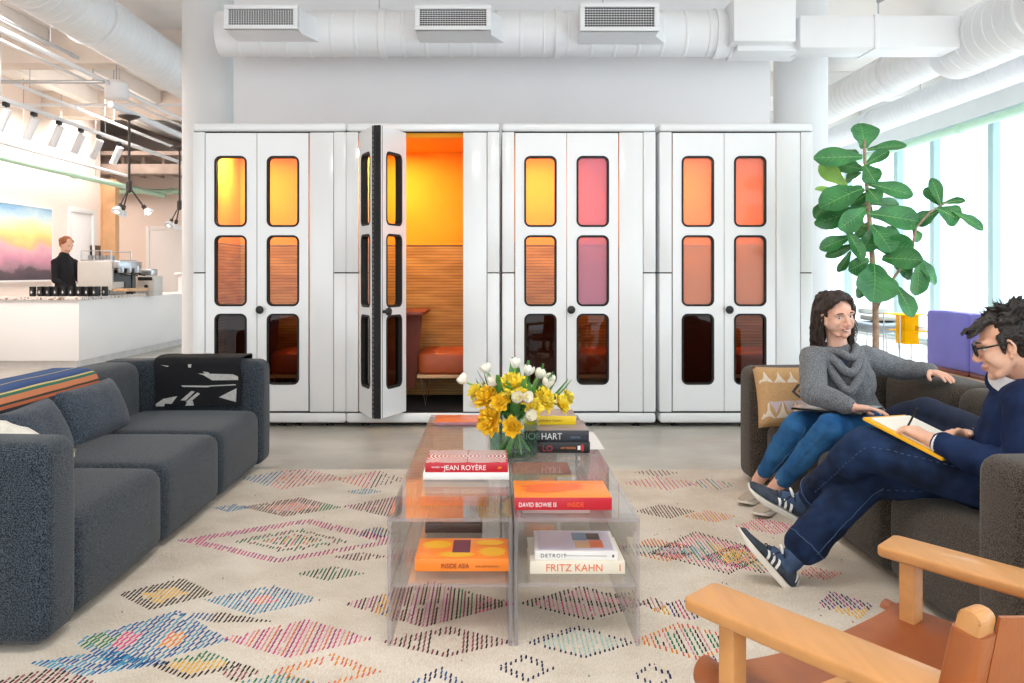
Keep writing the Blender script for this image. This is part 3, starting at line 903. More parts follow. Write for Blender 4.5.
BW, BD = 1.2, 1.0
def booth(left, label, panes, open_=False):
    t = thing('phone_booth', label, 'phone booth', (left, 7.0, 0))
    bm = B()
    box(bm, .003, BW - .003, 0, BD, 2.301, 2.367, .022, 3); obj('roof', bm, m_white, t)
    bm = B(); box(bm, .003, BW - .003, -.004, BD, .033, .112, .022, 3); obj('base', bm, m_white, t)
    sw = .098
    for x0, x1 in ((.003, sw), (BW - .098, BW - .003)):
        for z0, z1 in ((BZ0, 1.197), (1.205, 2.297)):
            bm = B(); box(bm, x0, x1, 0, BD, z0, z1, .006, 2); obj('side_panel', bm, m_white, t)
    bm = B()
    box(bm, .012, BW - .012, .012, BD - .01, .11, .121); box(bm, .012, BW - .012, .012, BD - .01, 2.296, 2.302)
    box(bm, .012, .09, .012, BD - .02, .12, 2.296); box(bm, BW - .09, BW - .012, .012, BD - .02, .12, 2.296)
    obj('inner_frame', bm, m_gap, t)
    bm = B(); box(bm, BW - .286, BW - .102, .004, .05, BZ0, 2.294, .004); obj('fixed_panel', bm, m_white, t)
    # interior
    ix0, ix1 = sw + .002, BW - sw - .002
    bm = B(); box(bm, ix0, ix1, .03, BD - .03, .112, .125); obj('carpet', bm, m_carpet, t)
    bm = B(); box(bm, ix0, ix1, BD - .05, BD - .005, .12, 1.44); obj('lower_back_panel', bm, m_slats, t)
    bm = B(); box(bm, ix0, ix1, BD - .06, BD - .005, 1.446, 2.27); obj('upper_back_panel', bm, m_felt, t)
    for x0, x1 in ((ix0, ix0 + .014), (ix1 - .014, ix1)):
        bm = B(); box(bm, x0, x1, .06, BD - .06, .12, 1.44); obj('side_lining', bm, m_slats, t)
        bm = B(); box(bm, x0, x1, .06, BD - .06, 1.446, 2.27); obj('side_lining', bm, m_felt if x0 < .5 else m_felt_r, t)
    bm = B(); box(bm, ix0, ix1, .05, BD - .06, 2.262, 2.296); cl = obj('inner_ceiling', bm, m_felt, t)
    bm = B(); lathe(bm, [(.07, 2.245), (.085, 2.25), (.085, 2.262)], 24, (.3, .45, 0)); obj('ceiling_lamp', bm, m_diff, cl)
    bm = B(); lathe(bm, [(.012, 2.225), (.03, 2.23), (.03, 2.262)], 14, (.95, .72, 0)); obj('sprinkler', bm, m_black, cl)
    # table leaf on the left wall
    bm = B()
    prism(bm, [(ix0 + .015, .16), (.58, .16), (.60, .2), (.60, .88), (ix0 + .015, .88)], .865, .89, 'z', bev=.003); tb = obj('table_leaf', bm, m_redw, t)
    bm = B(); ring_loft(bm, [[(ix0 + .02, .5, .25), (ix0 + .4, .5, .25), (.56, .5, .865), (ix0 + .02, .5, .865)], [(ix0 + .02, .53, .25), (ix0 + .4, .53, .25), (.56, .53, .865), (ix0 + .02, .53, .865)]])
    bmesh.ops.recalc_face_normals(bm, faces=list(bm.faces)); obj('table_bracket', bm, m_redw, tb)
    for fx in (.14, .68, .8, 1.06):
        bm = B(); lathe(bm, [(.03, 0), (.03, .012), (.012, .014), (.012, .036)], 14, (fx, .1, 0)); obj('foot', bm, m_black, t)
    for fx in (.2, 1.0):
        bm = B(); lathe(bm, [(.03, 0), (.03, .012), (.012, .014), (.012, .036)], 14, (fx, .85, 0)); obj('foot', bm, m_black, t)
    # doors
    if not open_:
        leaf(t, .398, panes[0], Matrix.Translation((.105, 0, 0)))
        leaf(t, .398, panes[1], Matrix.Translation((.507, 0, 0)), knob='l')
    else:
        L = 7.0
        hA = V((-1.027 - left, 0.0, 0)); fA = V((-.868 - left, -.37, 0))
        d = (fA - hA).normalized(); n = V((-d.y, d.x, 0))
        if n.y < 0: n = -n
        nn = V((0, 0, 1)).cross(d)
        MA = Matrix(((d.x, nn.x, 0, hA.x), (d.y, nn.y, 0, hA.y), (0, 0, 1, 0), (0, 0, 0, 1)))
        leaf(t, .398, panes[0], MA, edge='r')
        fB = V((-.808 - left, -.37, 0)); tB = V((-.66 - left, 0, 0))
        d = (tB - fB).normalized(); nn = V((0, 0, 1)).cross(d)
        MB_ = Matrix(((d.x, nn.x, 0, fB.x), (d.y, nn.y, 0, fB.y), (0, 0, 1, 0), (0, 0, 0, 1)))
        leaf(t, .398, panes[1], MB_, knob='l', edge='l')
    # the lamp of the booth
    ld = bpy.data.lights.new('booth_light', 'AREA'); ld.shape = 'DISK'; ld.size = .16; ld.energy = 14; ld.color = (1, .78, .45)
    lo = bpy.data.objects.new('booth_light', ld); C.objects.link(lo); lo.location = (.3, .45, 2.24); lo.parent = t
    return t

def bench(x, label):
    """x = left side of the booth"""
    t = thing('booth_bench', label, 'bench', (x + BW - .102 - .57, 7.25, .125))
    bm = B(); superbox(bm, (.275, .33, .345), (.27, .32, .092), 32, 9, 9); obj('cushion', bm, m_leath_o, t)
    bm = B(); box(bm, .005, .545, .01, .65, .225, .253, .004); obj('seat_board', bm, m_wood, t)
    for lx in (.07, .48):
        for ly in (.06, .6):
            bm = B(); dx = .025
            tube(bm, [(lx - dx * 1.4, ly, .225), (lx, ly, 0.004), (lx + dx * 1.4, ly, .225)], .006, 8); obj('hairpin_leg', bm, m_steel, t)
    return t
pc, pd, pp, pe = m_pane_clear, m_pane_dark, m_pane_pink_refl, m_pane_peach_refl
lefts = [(192.0 - VPX) * 7 / FPX, (345.6 - VPX) * 7 / FPX, (501.8 - VPX) * 7 / FPX, (659.2 - VPX) * 7 / FPX]
booth(lefts[0], 'white phone booth at the left end of the row, doors shut, glowing amber inside', [(pc, pc, pd), (pc, pc, pd)])
booth(lefts[1], 'white phone booth whose folding door stands open', [(pc, pc, pd), (pc, pc, pd)], True)
booth(lefts[2], 'closed white phone booth with rose reflections coloured into its right door panes', [(pc, pc, pd), (pp, pp, pd)])
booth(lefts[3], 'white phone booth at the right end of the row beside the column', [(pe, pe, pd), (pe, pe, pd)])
bl = ['behind the smoked panes of the leftmost booth', 'in the booth with the open door', 'in the booth with rose reflections coloured into its panes', 'in the rightmost booth']
for x, l in zip(lefts, bl): bench(x, 'rust leather bench on hairpin legs ' + l)
# ---------------------------------------------------------------- rug
RX0, RX1, RY0, RY1 = -1.95, 1.95, .9, 5.44
def rugz(x, y):
    f = noise.noise(V((x * 1.1, y * 1.3, 3.1))) * .004
    # soft creases running away from the camera in front of the table
    for cx, sl in ((.28, -.2), (.62, -.35)):
        d = (x - cx - (y - 2.4) * sl)
        if y < 2.75: f += .008 * math.exp(-(d / .03) ** 2) * min(1, (2.75 - y) / .2)
    return .012 + f
def m_rug_():
    m, nt, b = base_mat('cream_wool')
    N, L = nt.nodes, nt.links
    tc = N.new('ShaderNodeTexCoord')
    n1 = N.new('ShaderNodeTexNoise'); n1.inputs['Scale'].default_value = 3.5; n1.inputs['Detail'].default_value = 5
    L.new(tc.outputs['Object'], n1.inputs['Vector'])
    rp = N.new('ShaderNodeValToRGB'); rp.color_ramp.elements[0].color = col4('#cbc0b1'); rp.color_ramp.elements[1].color = col4('#e2d9cd')
    rp.color_ramp.elements[0].position = .3; rp.color_ramp.elements[1].position = .7
    L.new(n1.outputs['Fac'], rp.inputs[0])
    mp = N.new('ShaderNodeMapping'); mp.inputs['Scale'].default_value = (1, .18, 1)
    L.new(tc.outputs['Object'], mp.inputs[0])
    n2 = N.new('ShaderNodeTexNoise'); n2.inputs['Scale'].default_value = 330; n2.inputs['Detail'].default_value = 2
    L.new(mp.outputs[0], n2.inputs['Vector'])
    mx = N.new('ShaderNodeMix'); mx.data_type = 'RGBA'; mx.blend_type = 'OVERLAY'; mx.inputs[0].default_value = .5
    L.new(rp.outputs[0], mx.inputs[6]); L.new(n2.outputs['Fac'], mx.inputs[7]); L.new(mx.outputs[2], b.inputs['Base Color'])
    bp = N.new('ShaderNodeBump'); bp.inputs['Strength'].default_value = .6; bp.inputs['Distance'].default_value = .004
    L.new(n2.outputs['Fac'], bp.inputs['Height']); L.new(bp.outputs[0], b.inputs['Normal'])
    b.inputs['Roughness'].default_value = 1; b.inputs['Specular IOR Level'].default_value = .05
    return m
rug = thing('berber_rug', 'large cream wool rug with colourful stitched diamonds between the sofas', 'rug')
bm = B(); sheet(bm, lambda u, v: (RX0 + u * (RX1 - RX0), RY0 + v * (RY1 - RY0), rugz(RX0 + u * (RX1 - RX0), RY0 + v * (RY1 - RY0))), 110, 130, .010)
obj('rug_ground', bm, m_rug_(), rug)

SC = ['#2f5f94', '#4f95b3', '#2b3556', '#a23a82', '#d24a86', '#d9705a', '#d89aa8', '#dfae3c', '#2f7a58', '#3a2b2c', '#8d4a5a', '#e08a3c', '#a9c9c4', '#5b4a8a']
BLUE, SKY, NAVY, MAG, HOT, RED, PINK, YEL, GRN, BLK, PLUM, ORG, MINT, VIO = range(14)
m_st = [mk('stitch_wool_%d' % i, c, 1, var=.12, vs=40, spec=.05) for i, c in enumerate(SC)]
stb = B()
def fl(px, py):
    D = FPX * CH / (py - VPY)
    return (px - VPX) * D / FPX, D
def stitch(x, y0, y1, c, w=.0042, lean=0):
    if y0 < RY0 + .02 or y1 > RY1 - .01 or x < RX0 + .02 or x > RX1 - .02: return
    ym = (y0 + y1) / 2; h = .004
    z = max(rugz(x, y0), rugz(x, ym), rugz(x, y1)) + .0002
    dx = lean * (y1 - y0) / 2
    vs = [stb.verts.new(p) for p in ((x - w - dx, y0, z - .002), (x + w - dx, y0, z - .002), (x + w + dx, y1, z - .002), (x - w + dx, y1, z - .002),
                                     (x - dx * .6, y0 + .003, z + h), (x + dx * .6, y1 - .003, z + h))]
    for q in ((0, 1, 4), (1, 2, 5, 4), (2, 3, 5), (3, 0, 4, 5)):
        f = stb.faces.new([vs[k] for k in q]); f.material_index = c
def motif(px, py, hw, hh, fn, step=.0155, slen=.026, gap=.006, skew=0.0, lean=.1):
    """a diamond whose size is given in photo pixels, filled with rows of short stitches"""
    x0, y0 = fl(px - hw, py); x1, _ = fl(px + hw, py)
    _, ya = fl(px, py + hh); _, yb = fl(px, py - hh)
    cx, cy = fl(px, py); hx = (x1 - x0) / 2
    if py < 490: step *= 1.6
    n = int(2 * hx / step)
    for i in range(n + 1):
        x = cx - hx + i * step + R.uniform(-.002, .002); t = (x - cx) / hx
        lo = cy - (cy - ya) * (1 - abs(t)); hi = cy + (yb - cy) * (1 - abs(t))
        off = skew * t * (yb - ya)
        y = lo
        y += R.uniform(0, .004)
        while y < hi:
            ln = slen * R.uniform(.8, 1.15)
            ym = min(y + ln, hi + .008)
            v = ((y + ym) / 2 - cy) / max(1e-4, ((yb - cy) if (y + ym) / 2 > cy else (cy - ya)))
            r = abs(t) + abs(v)
            c = fn(t, v, r, i)
            if isinstance(c, (tuple, list)): c = R.choice(c)
            if c is not None and R.random() > .03: stitch(x, y + off, ym + off, c, lean=lean)
            y = ym + gap
def solid(*cs, edge=None, core=None, corer=.3, holer=None):
    def f(t, v, r, i):
        if core is not None and r < corer: return core
        if holer and holer[0] < r < holer[1]: return None
        if edge is not None and r > .82: return edge
        return cs[i % len(cs)]
    return f
motif(292, 481, 52, 11, lambda t, v, r, i: (SKY, BLUE) if t < -.3 else (PLUM, RED, PINK))
motif(372, 482, 36, 9, lambda t, v, r, i: (HOT, RED) if t < 0 else (BLK, PLUM, None))
motif(364, 494, 18, 3, solid(SKY))
motif(292, 510, 50, 9.5, lambda t, v, r, i: (GRN,) if t > .55 else (BLK, PLUM) if r > .55 else (RED, PINK))
motif(232, 511, 18, 4, solid(SKY, BLUE))
motif(392, 509, 50, 10, lambda t, v, r, i: (PLUM, BLK, MAG) if t < 0 else (PLUM, BLK))
motif(292, 544, 114, 22, lambda t, v, r, i: (MAG, HOT) if r > .78 else (BLK, GRN, PLUM) if .4 < r < .52 else (YEL, GRN, HOT) if r < .2 else (BLK, RED, GRN) if .2 < r < .3 else None, step=.0165)
motif(330, 577, 34, 7, solid(GRN, GRN, BLK))
motif(166, 598, 48, 16, lambda t, v, r, i: YEL if r < .5 else (BLK,))
motif(262, 604, 58, 15, lambda t, v, r, i: (RED, HOT) if r < .28 else (SKY, BLUE, SKY))
motif(220, 622, 52, 4.5, lambda t, v, r, i: BLK if t > -.2 else BLUE, skew=-.4)
motif(428, 608, 84, 23, lambda t, v, r, i: (ORG, YEL, VIO) if -.62 < t < -.35 else ((PLUM, BLK, PINK, MAG)[i % 4] if t < .3 else (BLK, GRN, PLUM)[i % 3] if t < .6 else (HOT, BLK)), step=.0135)
motif(150, 645, 78, 30, lambda t, v, r, i: (HOT,) if (abs(t + .3) < .12 and abs(v) < .25) else (GRN,) if (abs(t + .62) < .18 and abs(v) < .2) else (RED, ORG) if (.12 < t < .42 and abs(v) < .25) else (BLUE, BLUE, SKY)[i % 3], step=.0165, slen=.04, lean=.25)
motif(98, 668, 70, 13, lambda t, v, r, i: (BLUE, SKY), slen=.04, lean=.3)
motif(297, 643, 76, 19, lambda t, v, r, i: (MAG, HOT, PINK, RED)[i % 4], step=.015)
motif(447, 646, 66, 15, lambda t, v, r, i: None if (abs(t) < .22 and abs(v) < .5) else (BLK, PLUM)[i % 2], slen=.03)
motif(196, 670, 46, 14, lambda t, v, r, i: GRN if v > .35 else YEL if r < .75 else (BLK,), slen=.03)
motif(325, 676, 55, 18, lambda t, v, r, i: (RED, ORG) if r > .6 else None, slen=.03)
motif(437, 690, 30, 20, lambda t, v, r, i: (BLUE, NAVY) if r > .5 else None)
motif(240, 677, 20, 10, lambda t, v, r, i: (BLK, PLUM))
motif(585, 607, 66, 17, lambda t, v, r, i: BLK if (r > .84 or abs(t * .6 + v - .1) < .14) else (PINK, HOT, PINK)[i % 3], slen=.02)
motif(581, 646, 56, 16, lambda t, v, r, i: NAVY if r > .8 else MINT, slen=.018)
motif(690, 645, 56, 19, lambda t, v, r, i: (RED, ORG) if (r > .8 or t < -.6) else (GRN, GRN, BLK, PINK)[i % 4], slen=.03)
motif(686, 614, 36, 10, lambda t, v, r, i: YEL if t < -.5 else (PLUM, VIO, BLK, HOT)[i % 4], slen=.03)
motif(655, 608, 14, 7, solid(BLK, PINK), lean=0)
motif(710, 519, 27, 6, solid(YEL, ORG, PINK))
motif(712, 556, 62, 22, lambda t, v, r, i: BLK if r > .9 else (PINK, HOT) if r > .6 else (YEL,) if t > .1 else (GRN, SKY, PINK)[i % 3], slen=.02)
motif(750, 562, 50, 15, lambda t, v, r, i: (BLK, HOT) if r > .75 else (YEL, GRN) , slen=.02)
motif(768, 529, 34, 8, solid(RED, HOT, PINK))
motif(846, 609, 28, 14, lambda t, v, r, i: YEL if (v < -.2) else (VIO, MAG, NAVY)[i % 3], slen=.03)
motif(820, 577, 22, 7, solid(PINK, RED))
motif(665, 514, 30, 7, solid(BLK, BLK, PLUM))
motif(662, 486, 40, 7, solid(HOT, PINK, RED))
motif(657, 475, 22, 4, solid(BLK, PLUM))
motif(660, 553, 46, 12, lambda t, v, r, i: (RED, ORG) if abs(v) > .4 else (BLK, NAVY) if abs(v) > .2 else (MINT,), slen=.022)
motif(712, 487, 26, 6, solid(GRN, SKY, PINK))
motif(596, 552, 30, 12, solid(PINK, HOT, PLUM))
motif(450, 560, 70, 12, solid(PINK, PLUM, RED))
motif(720, 672, 30, 12, solid(VIO, BLUE, HOT))
motif(655, 680, 22, 12, lambda t, v, r, i: NAVY if r > .7 else None)
motif(526, 672, 30, 14, lambda t, v, r, i: NAVY if r > .6 else None, slen=.02)
motif(500, 508, 60, 9, solid(PLUM, BLK, PINK)); motif(560, 480, 45, 8, solid(PINK, BLK, HOT))
motif(375, 536, 24, 6, lambda t, v, r, i: (BLK, BLUE)); motif(360, 560, 28, 4, solid(BLK, PLUM))
motif(270, 700, 90, 22, lambda t, v, r, i: (GRN, SKY)[i % 2] if r > .5 else ORG, slen=.03)
motif(40, 690, 60, 18, lambda t, v, r, i: (PLUM, BLK)[i % 2])
for i in range(260):
    x = R.uniform(-1.4, 1.5); y = R.uniform(1.6, 5.3)
    if R.random() < .4: stitch(x, y, y + R.uniform(.004, .01), R.choice((BLK, PLUM, GRN)), w=.003)
obj('stitched_pattern', stb, m_st, rug, smooth=0)
# shaggy edges
fb = B()
def tuft(x, y, dx, dy):
    z = .012
    p = V((x, y, z)); q = p + V((dx + R.uniform(-.012, .012), dy + R.uniform(-.012, .012), R.uniform(-.008, .006)))
    s = V((-(q - p).y, (q - p).x, 0)).normalized() * .0035
    vs = [fb.verts.new(k) for k in (p - s, p + s, q)]; fb.faces.new(vs)
for i in range(700):
    tuft(RX0 + (RX1 - RX0) * i / 700, RY1 - .003, 0, .02)
    tuft(RX1 - .004, RY0 + (RY1 - RY0) * i / 700, .02, 0)
obj('fringe', fb, m_rug_(), rug, smooth=0)['kind'] = 'stuff'

# ---------------------------------------------------------------- sofas
m_sofaL = melange('charcoal_wool', '#161b20', '#48515b', 270)
m_sofaR = melange('brown_grey_wool', '#221e1a', '#5c5248', 270)
def soft_slab(bm, x0, x1, y0, y1, z0, z1, r=.05, n=5, puff=0.0):
    """upholstered block: box with generously rounded edges"""
    t = bmesh.new(); box(t, x0, x1, y0, y1, z0, z1, r, n)
    bmesh.ops.subdivide_edges(t, edges=[e for e in t.edges if e.calc_length() > .2], cuts=8, use_grid_fill=True)
    c = V(((x0 + x1) / 2, (y0 + y1) / 2, (z0 + z1) / 2)); h = V(((x1 - x0) / 2, (y1 - y0) / 2, (z1 - z0) / 2))
    if puff:
        for v in t.verts:
            q = V(((v.co.x - c.x) / h.x, (v.co.y - c.y) / h.y, (v.co.z - c.z) / h.z))
            f = [max(0, 1 - a * a) for a in q]
            if q.z > .8: v.co.z += puff * f[0] * f[1]
            if abs(q.x) > .9: v.co.x += math.copysign(puff * f[1] * f[2] * .6, q.x)
            if abs(q.y) > .95: v.co.y += math.copysign(puff * f[0] * f[2] * .3, q.y)
    me = bpy.data.meshes.new('tmp'); t.to_mesh(me); t.free(); bm.from_mesh(me); bpy.data.meshes.remove(me)
def sofa(sgn, xf, ya, mods, yb, aw, label, m, ins=.012):
    """sgn -1: on the left facing +x, +1: on the right facing -x. xf: front plane"""
    t = thing('modular_sofa', label, 'sofa')
    s = sgn
    def X(a, b): return (min(s * a, s * b), max(s * a, s * b))
    xf = abs(xf); xb = xf + 1.0
    Z = .665
    for i, (y0, y1) in enumerate(((ya, ya + aw), (yb - aw, yb))):
        x0, x1 = X(xf, xb)
        bm = B(); soft_slab(bm, x0, x1, y0, y1, .03, Z, .055, 5, .008); obj('armrest', bm, m, t)
    for y0, y1 in zip(mods[:-1], mods[1:]):
        x0, x1 = X(xf + ins, xb - .26)
        bm = B(); soft_slab(bm, x0, x1, y0 + .003, y1 - .003, .03, .375, .06, 5, .015); obj('seat_block', bm, m, t)
        x0, x1 = X(xb - .28, xb)
        bm = B(); soft_slab(bm, x0, x1, y0 + .003, y1 - .003, .03, Z, .075, 5, .012); obj('back_block', bm, m, t)
    for (fx, fy) in ((xf + .2, ya + .1), (xb - .1, ya + .1), (xf + .2, yb - .1), (xb - .1, yb - .1), (xf + .25, mods[1]), (xf + .25, mods[2])):
        bm = B(); lathe(bm, [(.025, .012), (.03, .04)], 12, (s * fx, fy, 0)); obj('foot', bm, m_black, t)
    return t
sofa(-1, 1.385, 2.80, [3.03, 3.85, 4.65, 5.44], 5.67, .23, 'charcoal three seat modular sofa on the left side of the rug', m_sofaL)
sofa(1, 1.45, 2.44, [2.70, 3.466, 4.233, 5.0], 5.27, .27, 'brownish grey modular sofa on the right that two people sit on', m_sofaR, .07)

# cushions
m_fur = mk('white_sheepskin', '#efe9de', 1, var=.06, vs=30, bump=1, bs=160)
def cushion(name, label, cat, c, half, M3, m, group=None, pinch=.25, part=None):
    bm = B()
    n = 20
    def fn(u, v, sgn):
        a, b = u * 2 - 1, v * 2 - 1
        e = (1 - abs(a) ** 3.5) * (1 - abs(b) ** 3.5)
        pin = 1 - .06 * (1 - abs(b) ** 2) * (abs(a) > 0) * pinch * 2 if True else 1
        return V((a * half[0] * (1 - .05 * (1 - b * b)), sgn * half[1] * (max(0, e) ** .5) * (1 + .06 * noise.noise(V((a * 3, b * 3, sgn)))), b * half[2] * (1 - .06 * (1 - a * a))))
    sheet(bm, lambda u, v: fn(u, v, -1), n, n); sheet(bm, lambda u, v: fn(u, v, 1), n, n)
    bmesh.ops.remove_doubles(bm, verts=list(bm.verts), dist=1e-4)
    bmesh.ops.recalc_face_normals(bm, faces=list(bm.faces))
    bmesh.ops.transform(bm, matrix=Matrix.Translation(c) @ M3.to_4x4(), verts=list(bm.verts))
    o = obj(name if part is None else part, bm, m, None, smooth=80)
    if part is None:
        o.name = name
        tag(o, label, cat, group)
    return o
def rot(ax, ay, az): return Euler((math.radians(ax), math.radians(ay), math.radians(az)), 'XYZ').to_matrix()
m_pilL = melange('charcoal_cushion_wool', '#1d242a', '#586270', 270)
cushion('lumbar_cushion', 'longer charcoal lumbar cushion leaning on the back of the left sofa', 'cushion', (-2.03, 4.58, .495), (.33, .085, .145), rot(-22, 0, 90) , m_pilL)
cushion('lumbar_cushion', 'charcoal lumbar cushion nearer the fluffy white one', 'cushion', (-1.99, 3.93, .49), (.29, .08, .145), rot(-25, 0, 97), m_pilL)
o = cushion('fluffy_cushion', 'fluffy white cushion wedged behind the near arm of the left sofa', 'cushion', (-1.755, 3.20, .525), (.28, .09, .16), rot(12, 18, -4), m_fur)
me = o.data
for v in me.vertices:
    v.co += v.normal * (.012 * noise.noise(v.co * 14) + .006 * noise.noise(v.co * 45))

# striped blanket over the left sofa's back
m_blk = banded('striped_wool', [(0, '#6d6a3a'), (.10, '#8a8048'), (.16, '#4d5533'), (.24, '#a89c5a'), (.28, '#3f4a3c'), (.34, '#1f4f86'), (.5, '#20508c'), (.52, '#b8b06a'), (.535, '#1d4a84'), (.66, '#1b3f74'), (.70, '#c9bb70'), (.73, '#2f6a58'), (.77, '#c27850'), (.84, '#31322c'), (.87, '#b5603c'), (.91, '#262a30'), (.96, '#3a3f48')], 'v', bump=.3)
def backcurve(v):
    # over the back's top, front edge hanging down towards the seat
    L = [(-2.42, .52), (-2.42, .62), (-2.40, .668), (-2.36, .688), (-2.24, .694), (-2.15, .69), (-2.10, .672), (-2.072, .63), (-2.066, .585)]
    f = v * (len(L) - 1); i = min(int(f), len(L) - 2); f -= i
    return L[i][0] + (L[i + 1][0] - L[i][0]) * f, L[i][1] + (L[i + 1][1] - L[i][1]) * f
def blan(u, v):
    x, z = backcurve(v)
    y = 2.95 + u * (1.85 + .05 * math.sin(v * 5))
    w = noise.noise(V((u * 5, v * 2, 1))) * .008
    return (x + (w if v > .7 else 0), y + .01 * math.sin(v * 9), z + abs(w) * .8)
bm = B(); sheet(bm, lambda u, v: blan(u, v), 40, 40, -.006)
tag(obj('striped_blanket', bm, m_blk, smooth=70), 'blue, green and rust striped blanket draped over the left sofa back', 'blanket')

# black and white throw over the far arm of the left sofa
m_throw = mk('black_throw_wool', '#0e0e14', .95, var=.2, vs=60, bump=.3, bs=300)
m_throww = mk('pale_throw_wool', '#b9b8b4', .95, var=.1, vs=60, bump=.3, bs=300)
def armcurve(v):
    L = [(5.405, .40), (5.40, .5), (5.402, .6), (5.41, .655), (5.44, .684), (5.5, .694), (5.6, .694), (5.655, .684), (5.69, .64), (5.695, .5)]
    f = v * (len(L) - 1); i = min(int(f), len(L) - 2); f -= i
    return L[i][0] + (L[i + 1][0] - L[i][0]) * f, L[i][1] + (L[i + 1][1] - L[i][1]) * f
def throw(u, v, off=0):
    y, z = armcurve(v)
    x = -2.02 + u * .52 + .008 * math.sin(v * 12)
    return V((x, y - (off if v < .4 else 0), z + (off if v >= .35 else 0) + .004 * noise.noise(V((u * 7, v * 5, 0)))))
t = thing('patterned_throw', 'black throw with pale geometric figures over the far arm of the left sofa', 'throw')
bm = B(); sheet(bm, throw, 24, 40, -.005); obj('throw_cloth', bm, m_throw, t, smooth=70)
bm = B()
def fig(poly):
    # figures woven on the hanging front, given in cloth coordinates
    vs = [bm.verts.new(throw(u, v, .011)) for u, v in poly]
    bm.faces.new(vs)
for q in ([(.5, .22), (.9, .215), (.96, .2), (.96, .175), (.66, .175), (.56, .21)], [(.03, .02), (.2, .02), (.26, .07), (.1, .05)], [(.02, .0), (.12, .0), (.12, .02), (.02, .02)],
          [(.32, .13), (.62, .13), (.64, .14), (.3, .14)], [(.74, .06), (.94, .03), (.94, .12), (.84, .09)], [(.3, .04), (.36, .04), (.46, .1), (.42, .105)],
          [(.36, .03), (.4, .025), (.52, .085), (.49, .095)], [(.36, .005), (.46, .005), (.44, .04), (.38, .03)], [(.4, .33), (.44, .33), (.43, .29), (.4, .29)], [(.08, .32), (.18, .31), (.16, .3)],
          [(.62, .135), (.93, .14), (.93, .147), (.62, .142)], [(.56, .24), (.62, .235), (.7, .18), (.66, .18)]):
    fig(q)
bmesh.ops.recalc_face_normals(bm, faces=list(bm.faces))
obj('woven_figure', bm, m_throww, t, smooth=0)

# tan cushion with white zigzags by the far arm of the right sofa
def m_kilim_():
    m, nt, b = base_mat('tan_kilim')
    N, L = nt.nodes, nt.links
    tc = N.new('ShaderNodeTexCoord'); nz = N.new('ShaderNodeTexNoise'); nz.inputs['Scale'].default_value = 120
    L.new(tc.outputs['Object'], nz.inputs['Vector'])
    rp = N.new('ShaderNodeValToRGB'); rp.color_ramp.elements[0].color = col4('#b98d5c'); rp.color_ramp.elements[1].color = col4('#d9b283')
    L.new(nz.outputs['Fac'], rp.inputs[0]); L.new(rp.outputs[0], b.inputs['Base Color']); b.inputs['Roughness'].default_value = 1
    return m
m_kil = m_kilim_(); m_kilw = mk('cream_kilim', '#e6d8c4', 1, var=.06, vs=60); m_kilb = mk('slate_kilim', '#4e4a4c', 1, var=.1, vs=60)
kc = V((1.64, 4.86, .535)); kM = rot(-14, 0, 8)
kh = (.225, .075, .165)
ko = cushion('kilim_cushion', 'tan cushion with white zigzags and dark chevrons beside the woman', 'cushion', kc, kh, kM, m_kil)
def onk(a, b, off=.0016):
    e = max(0, (1 - abs(a) ** 3.5) * (1 - abs(b) ** 3.5)) ** .5
    p = V((a * kh[0] * (1 - .05 * (1 - b * b)), -kh[1] * e * (1 + .06 * noise.noise(V((a * 3, b * 3, -1)))) - off, b * kh[2] * (1 - .06 * (1 - a * a))))
    return kc + kM @ p
def kpoly(bm, poly, mi):
    # subdivided so that it hugs the bulge
    n = len(poly); c = (sum(p[0] for p in poly) / n, sum(p[1] for p in poly) / n)
    k = 5
    for i in range(n):
        A, Bp = poly[i], poly[(i + 1) % n]
        for r in range(k):
            f0, f1 = r / k, (r + 1) / k
            q = [(c[0] + (A[0] - c[0]) * f0, c[1] + (A[1] - c[1]) * f0), (c[0] + (A[0] - c[0]) * f1, c[1] + (A[1] - c[1]) * f1),
                 (c[0] + (Bp[0] - c[0]) * f1, c[1] + (Bp[1] - c[1]) * f1), (c[0] + (Bp[0] - c[0]) * f0, c[1] + (Bp[1] - c[1]) * f0)]
            vs = [bm.verts.new(onk(*x)) for x in (q if r else [q[0], q[1], q[2]])]
            bm.faces.new(vs).material_index = mi
bm = B()
for k in range(6):
    a = -.82 + k * .32
    kpoly(bm, [(a - .15, .42), (a + .15, .42), (a, .8)], 0)
    kpoly(bm, [(a - .15, -.75), (a + .15, -.75), (a, -.2)], 0)
    kpoly(bm, [(a + .01, -.2), (a + .31, -.2), (a + .16, -.6)], 2)
for k in range(4):
    a = -.25 + k * .17
    kpoly(bm, [(a, .1), (a + .18, .36), (a + .27, .36), (a + .09, .1)], 1)
    kpoly(bm, [(a, .1), (a + .09, .1), (a + .27, -.12), (a + .18, -.12)], 1)
bmesh.ops.recalc_face_normals(bm, faces=list(bm.faces))
obj('woven_figure', bm, [m_kilw, m_kilb, mk('lilac_kilim', '#cdbcc0', 1)], ko, smooth=0)
# unidentified navy shape between the two people, built as folded cloth
m_navy = mk('navy_denim_cloth', '#1c2740', .9, var=.2, vs=14, bump=.25, bs=200)
bm = B()
chain(bm, [P(893, 415, 4.25), P(926, 409, 4.1), P(958, 422, 3.95), P(992, 438, 3.8)], [.045, .055, .06, .07])
chain(bm, [P(893, 425, 4.25), P(926, 425, 4.1), P(958, 440, 3.95), P(992, 455, 3.8)], [.05, .07, .08, .09])
chain(bm, [P(893, 437, 4.2), P(930, 444, 4.05), P(970, 452, 3.9)], [.06, .07, .08])
melt('navy_cloth_shape', bm, .012, 6, m_navy, None, amp=.008, nscale=9)
tag(C.objects['navy_cloth_shape'], 'unidentified dark navy shape, built as folded cloth, lying on the right sofa behind the notebook', 'jacket')

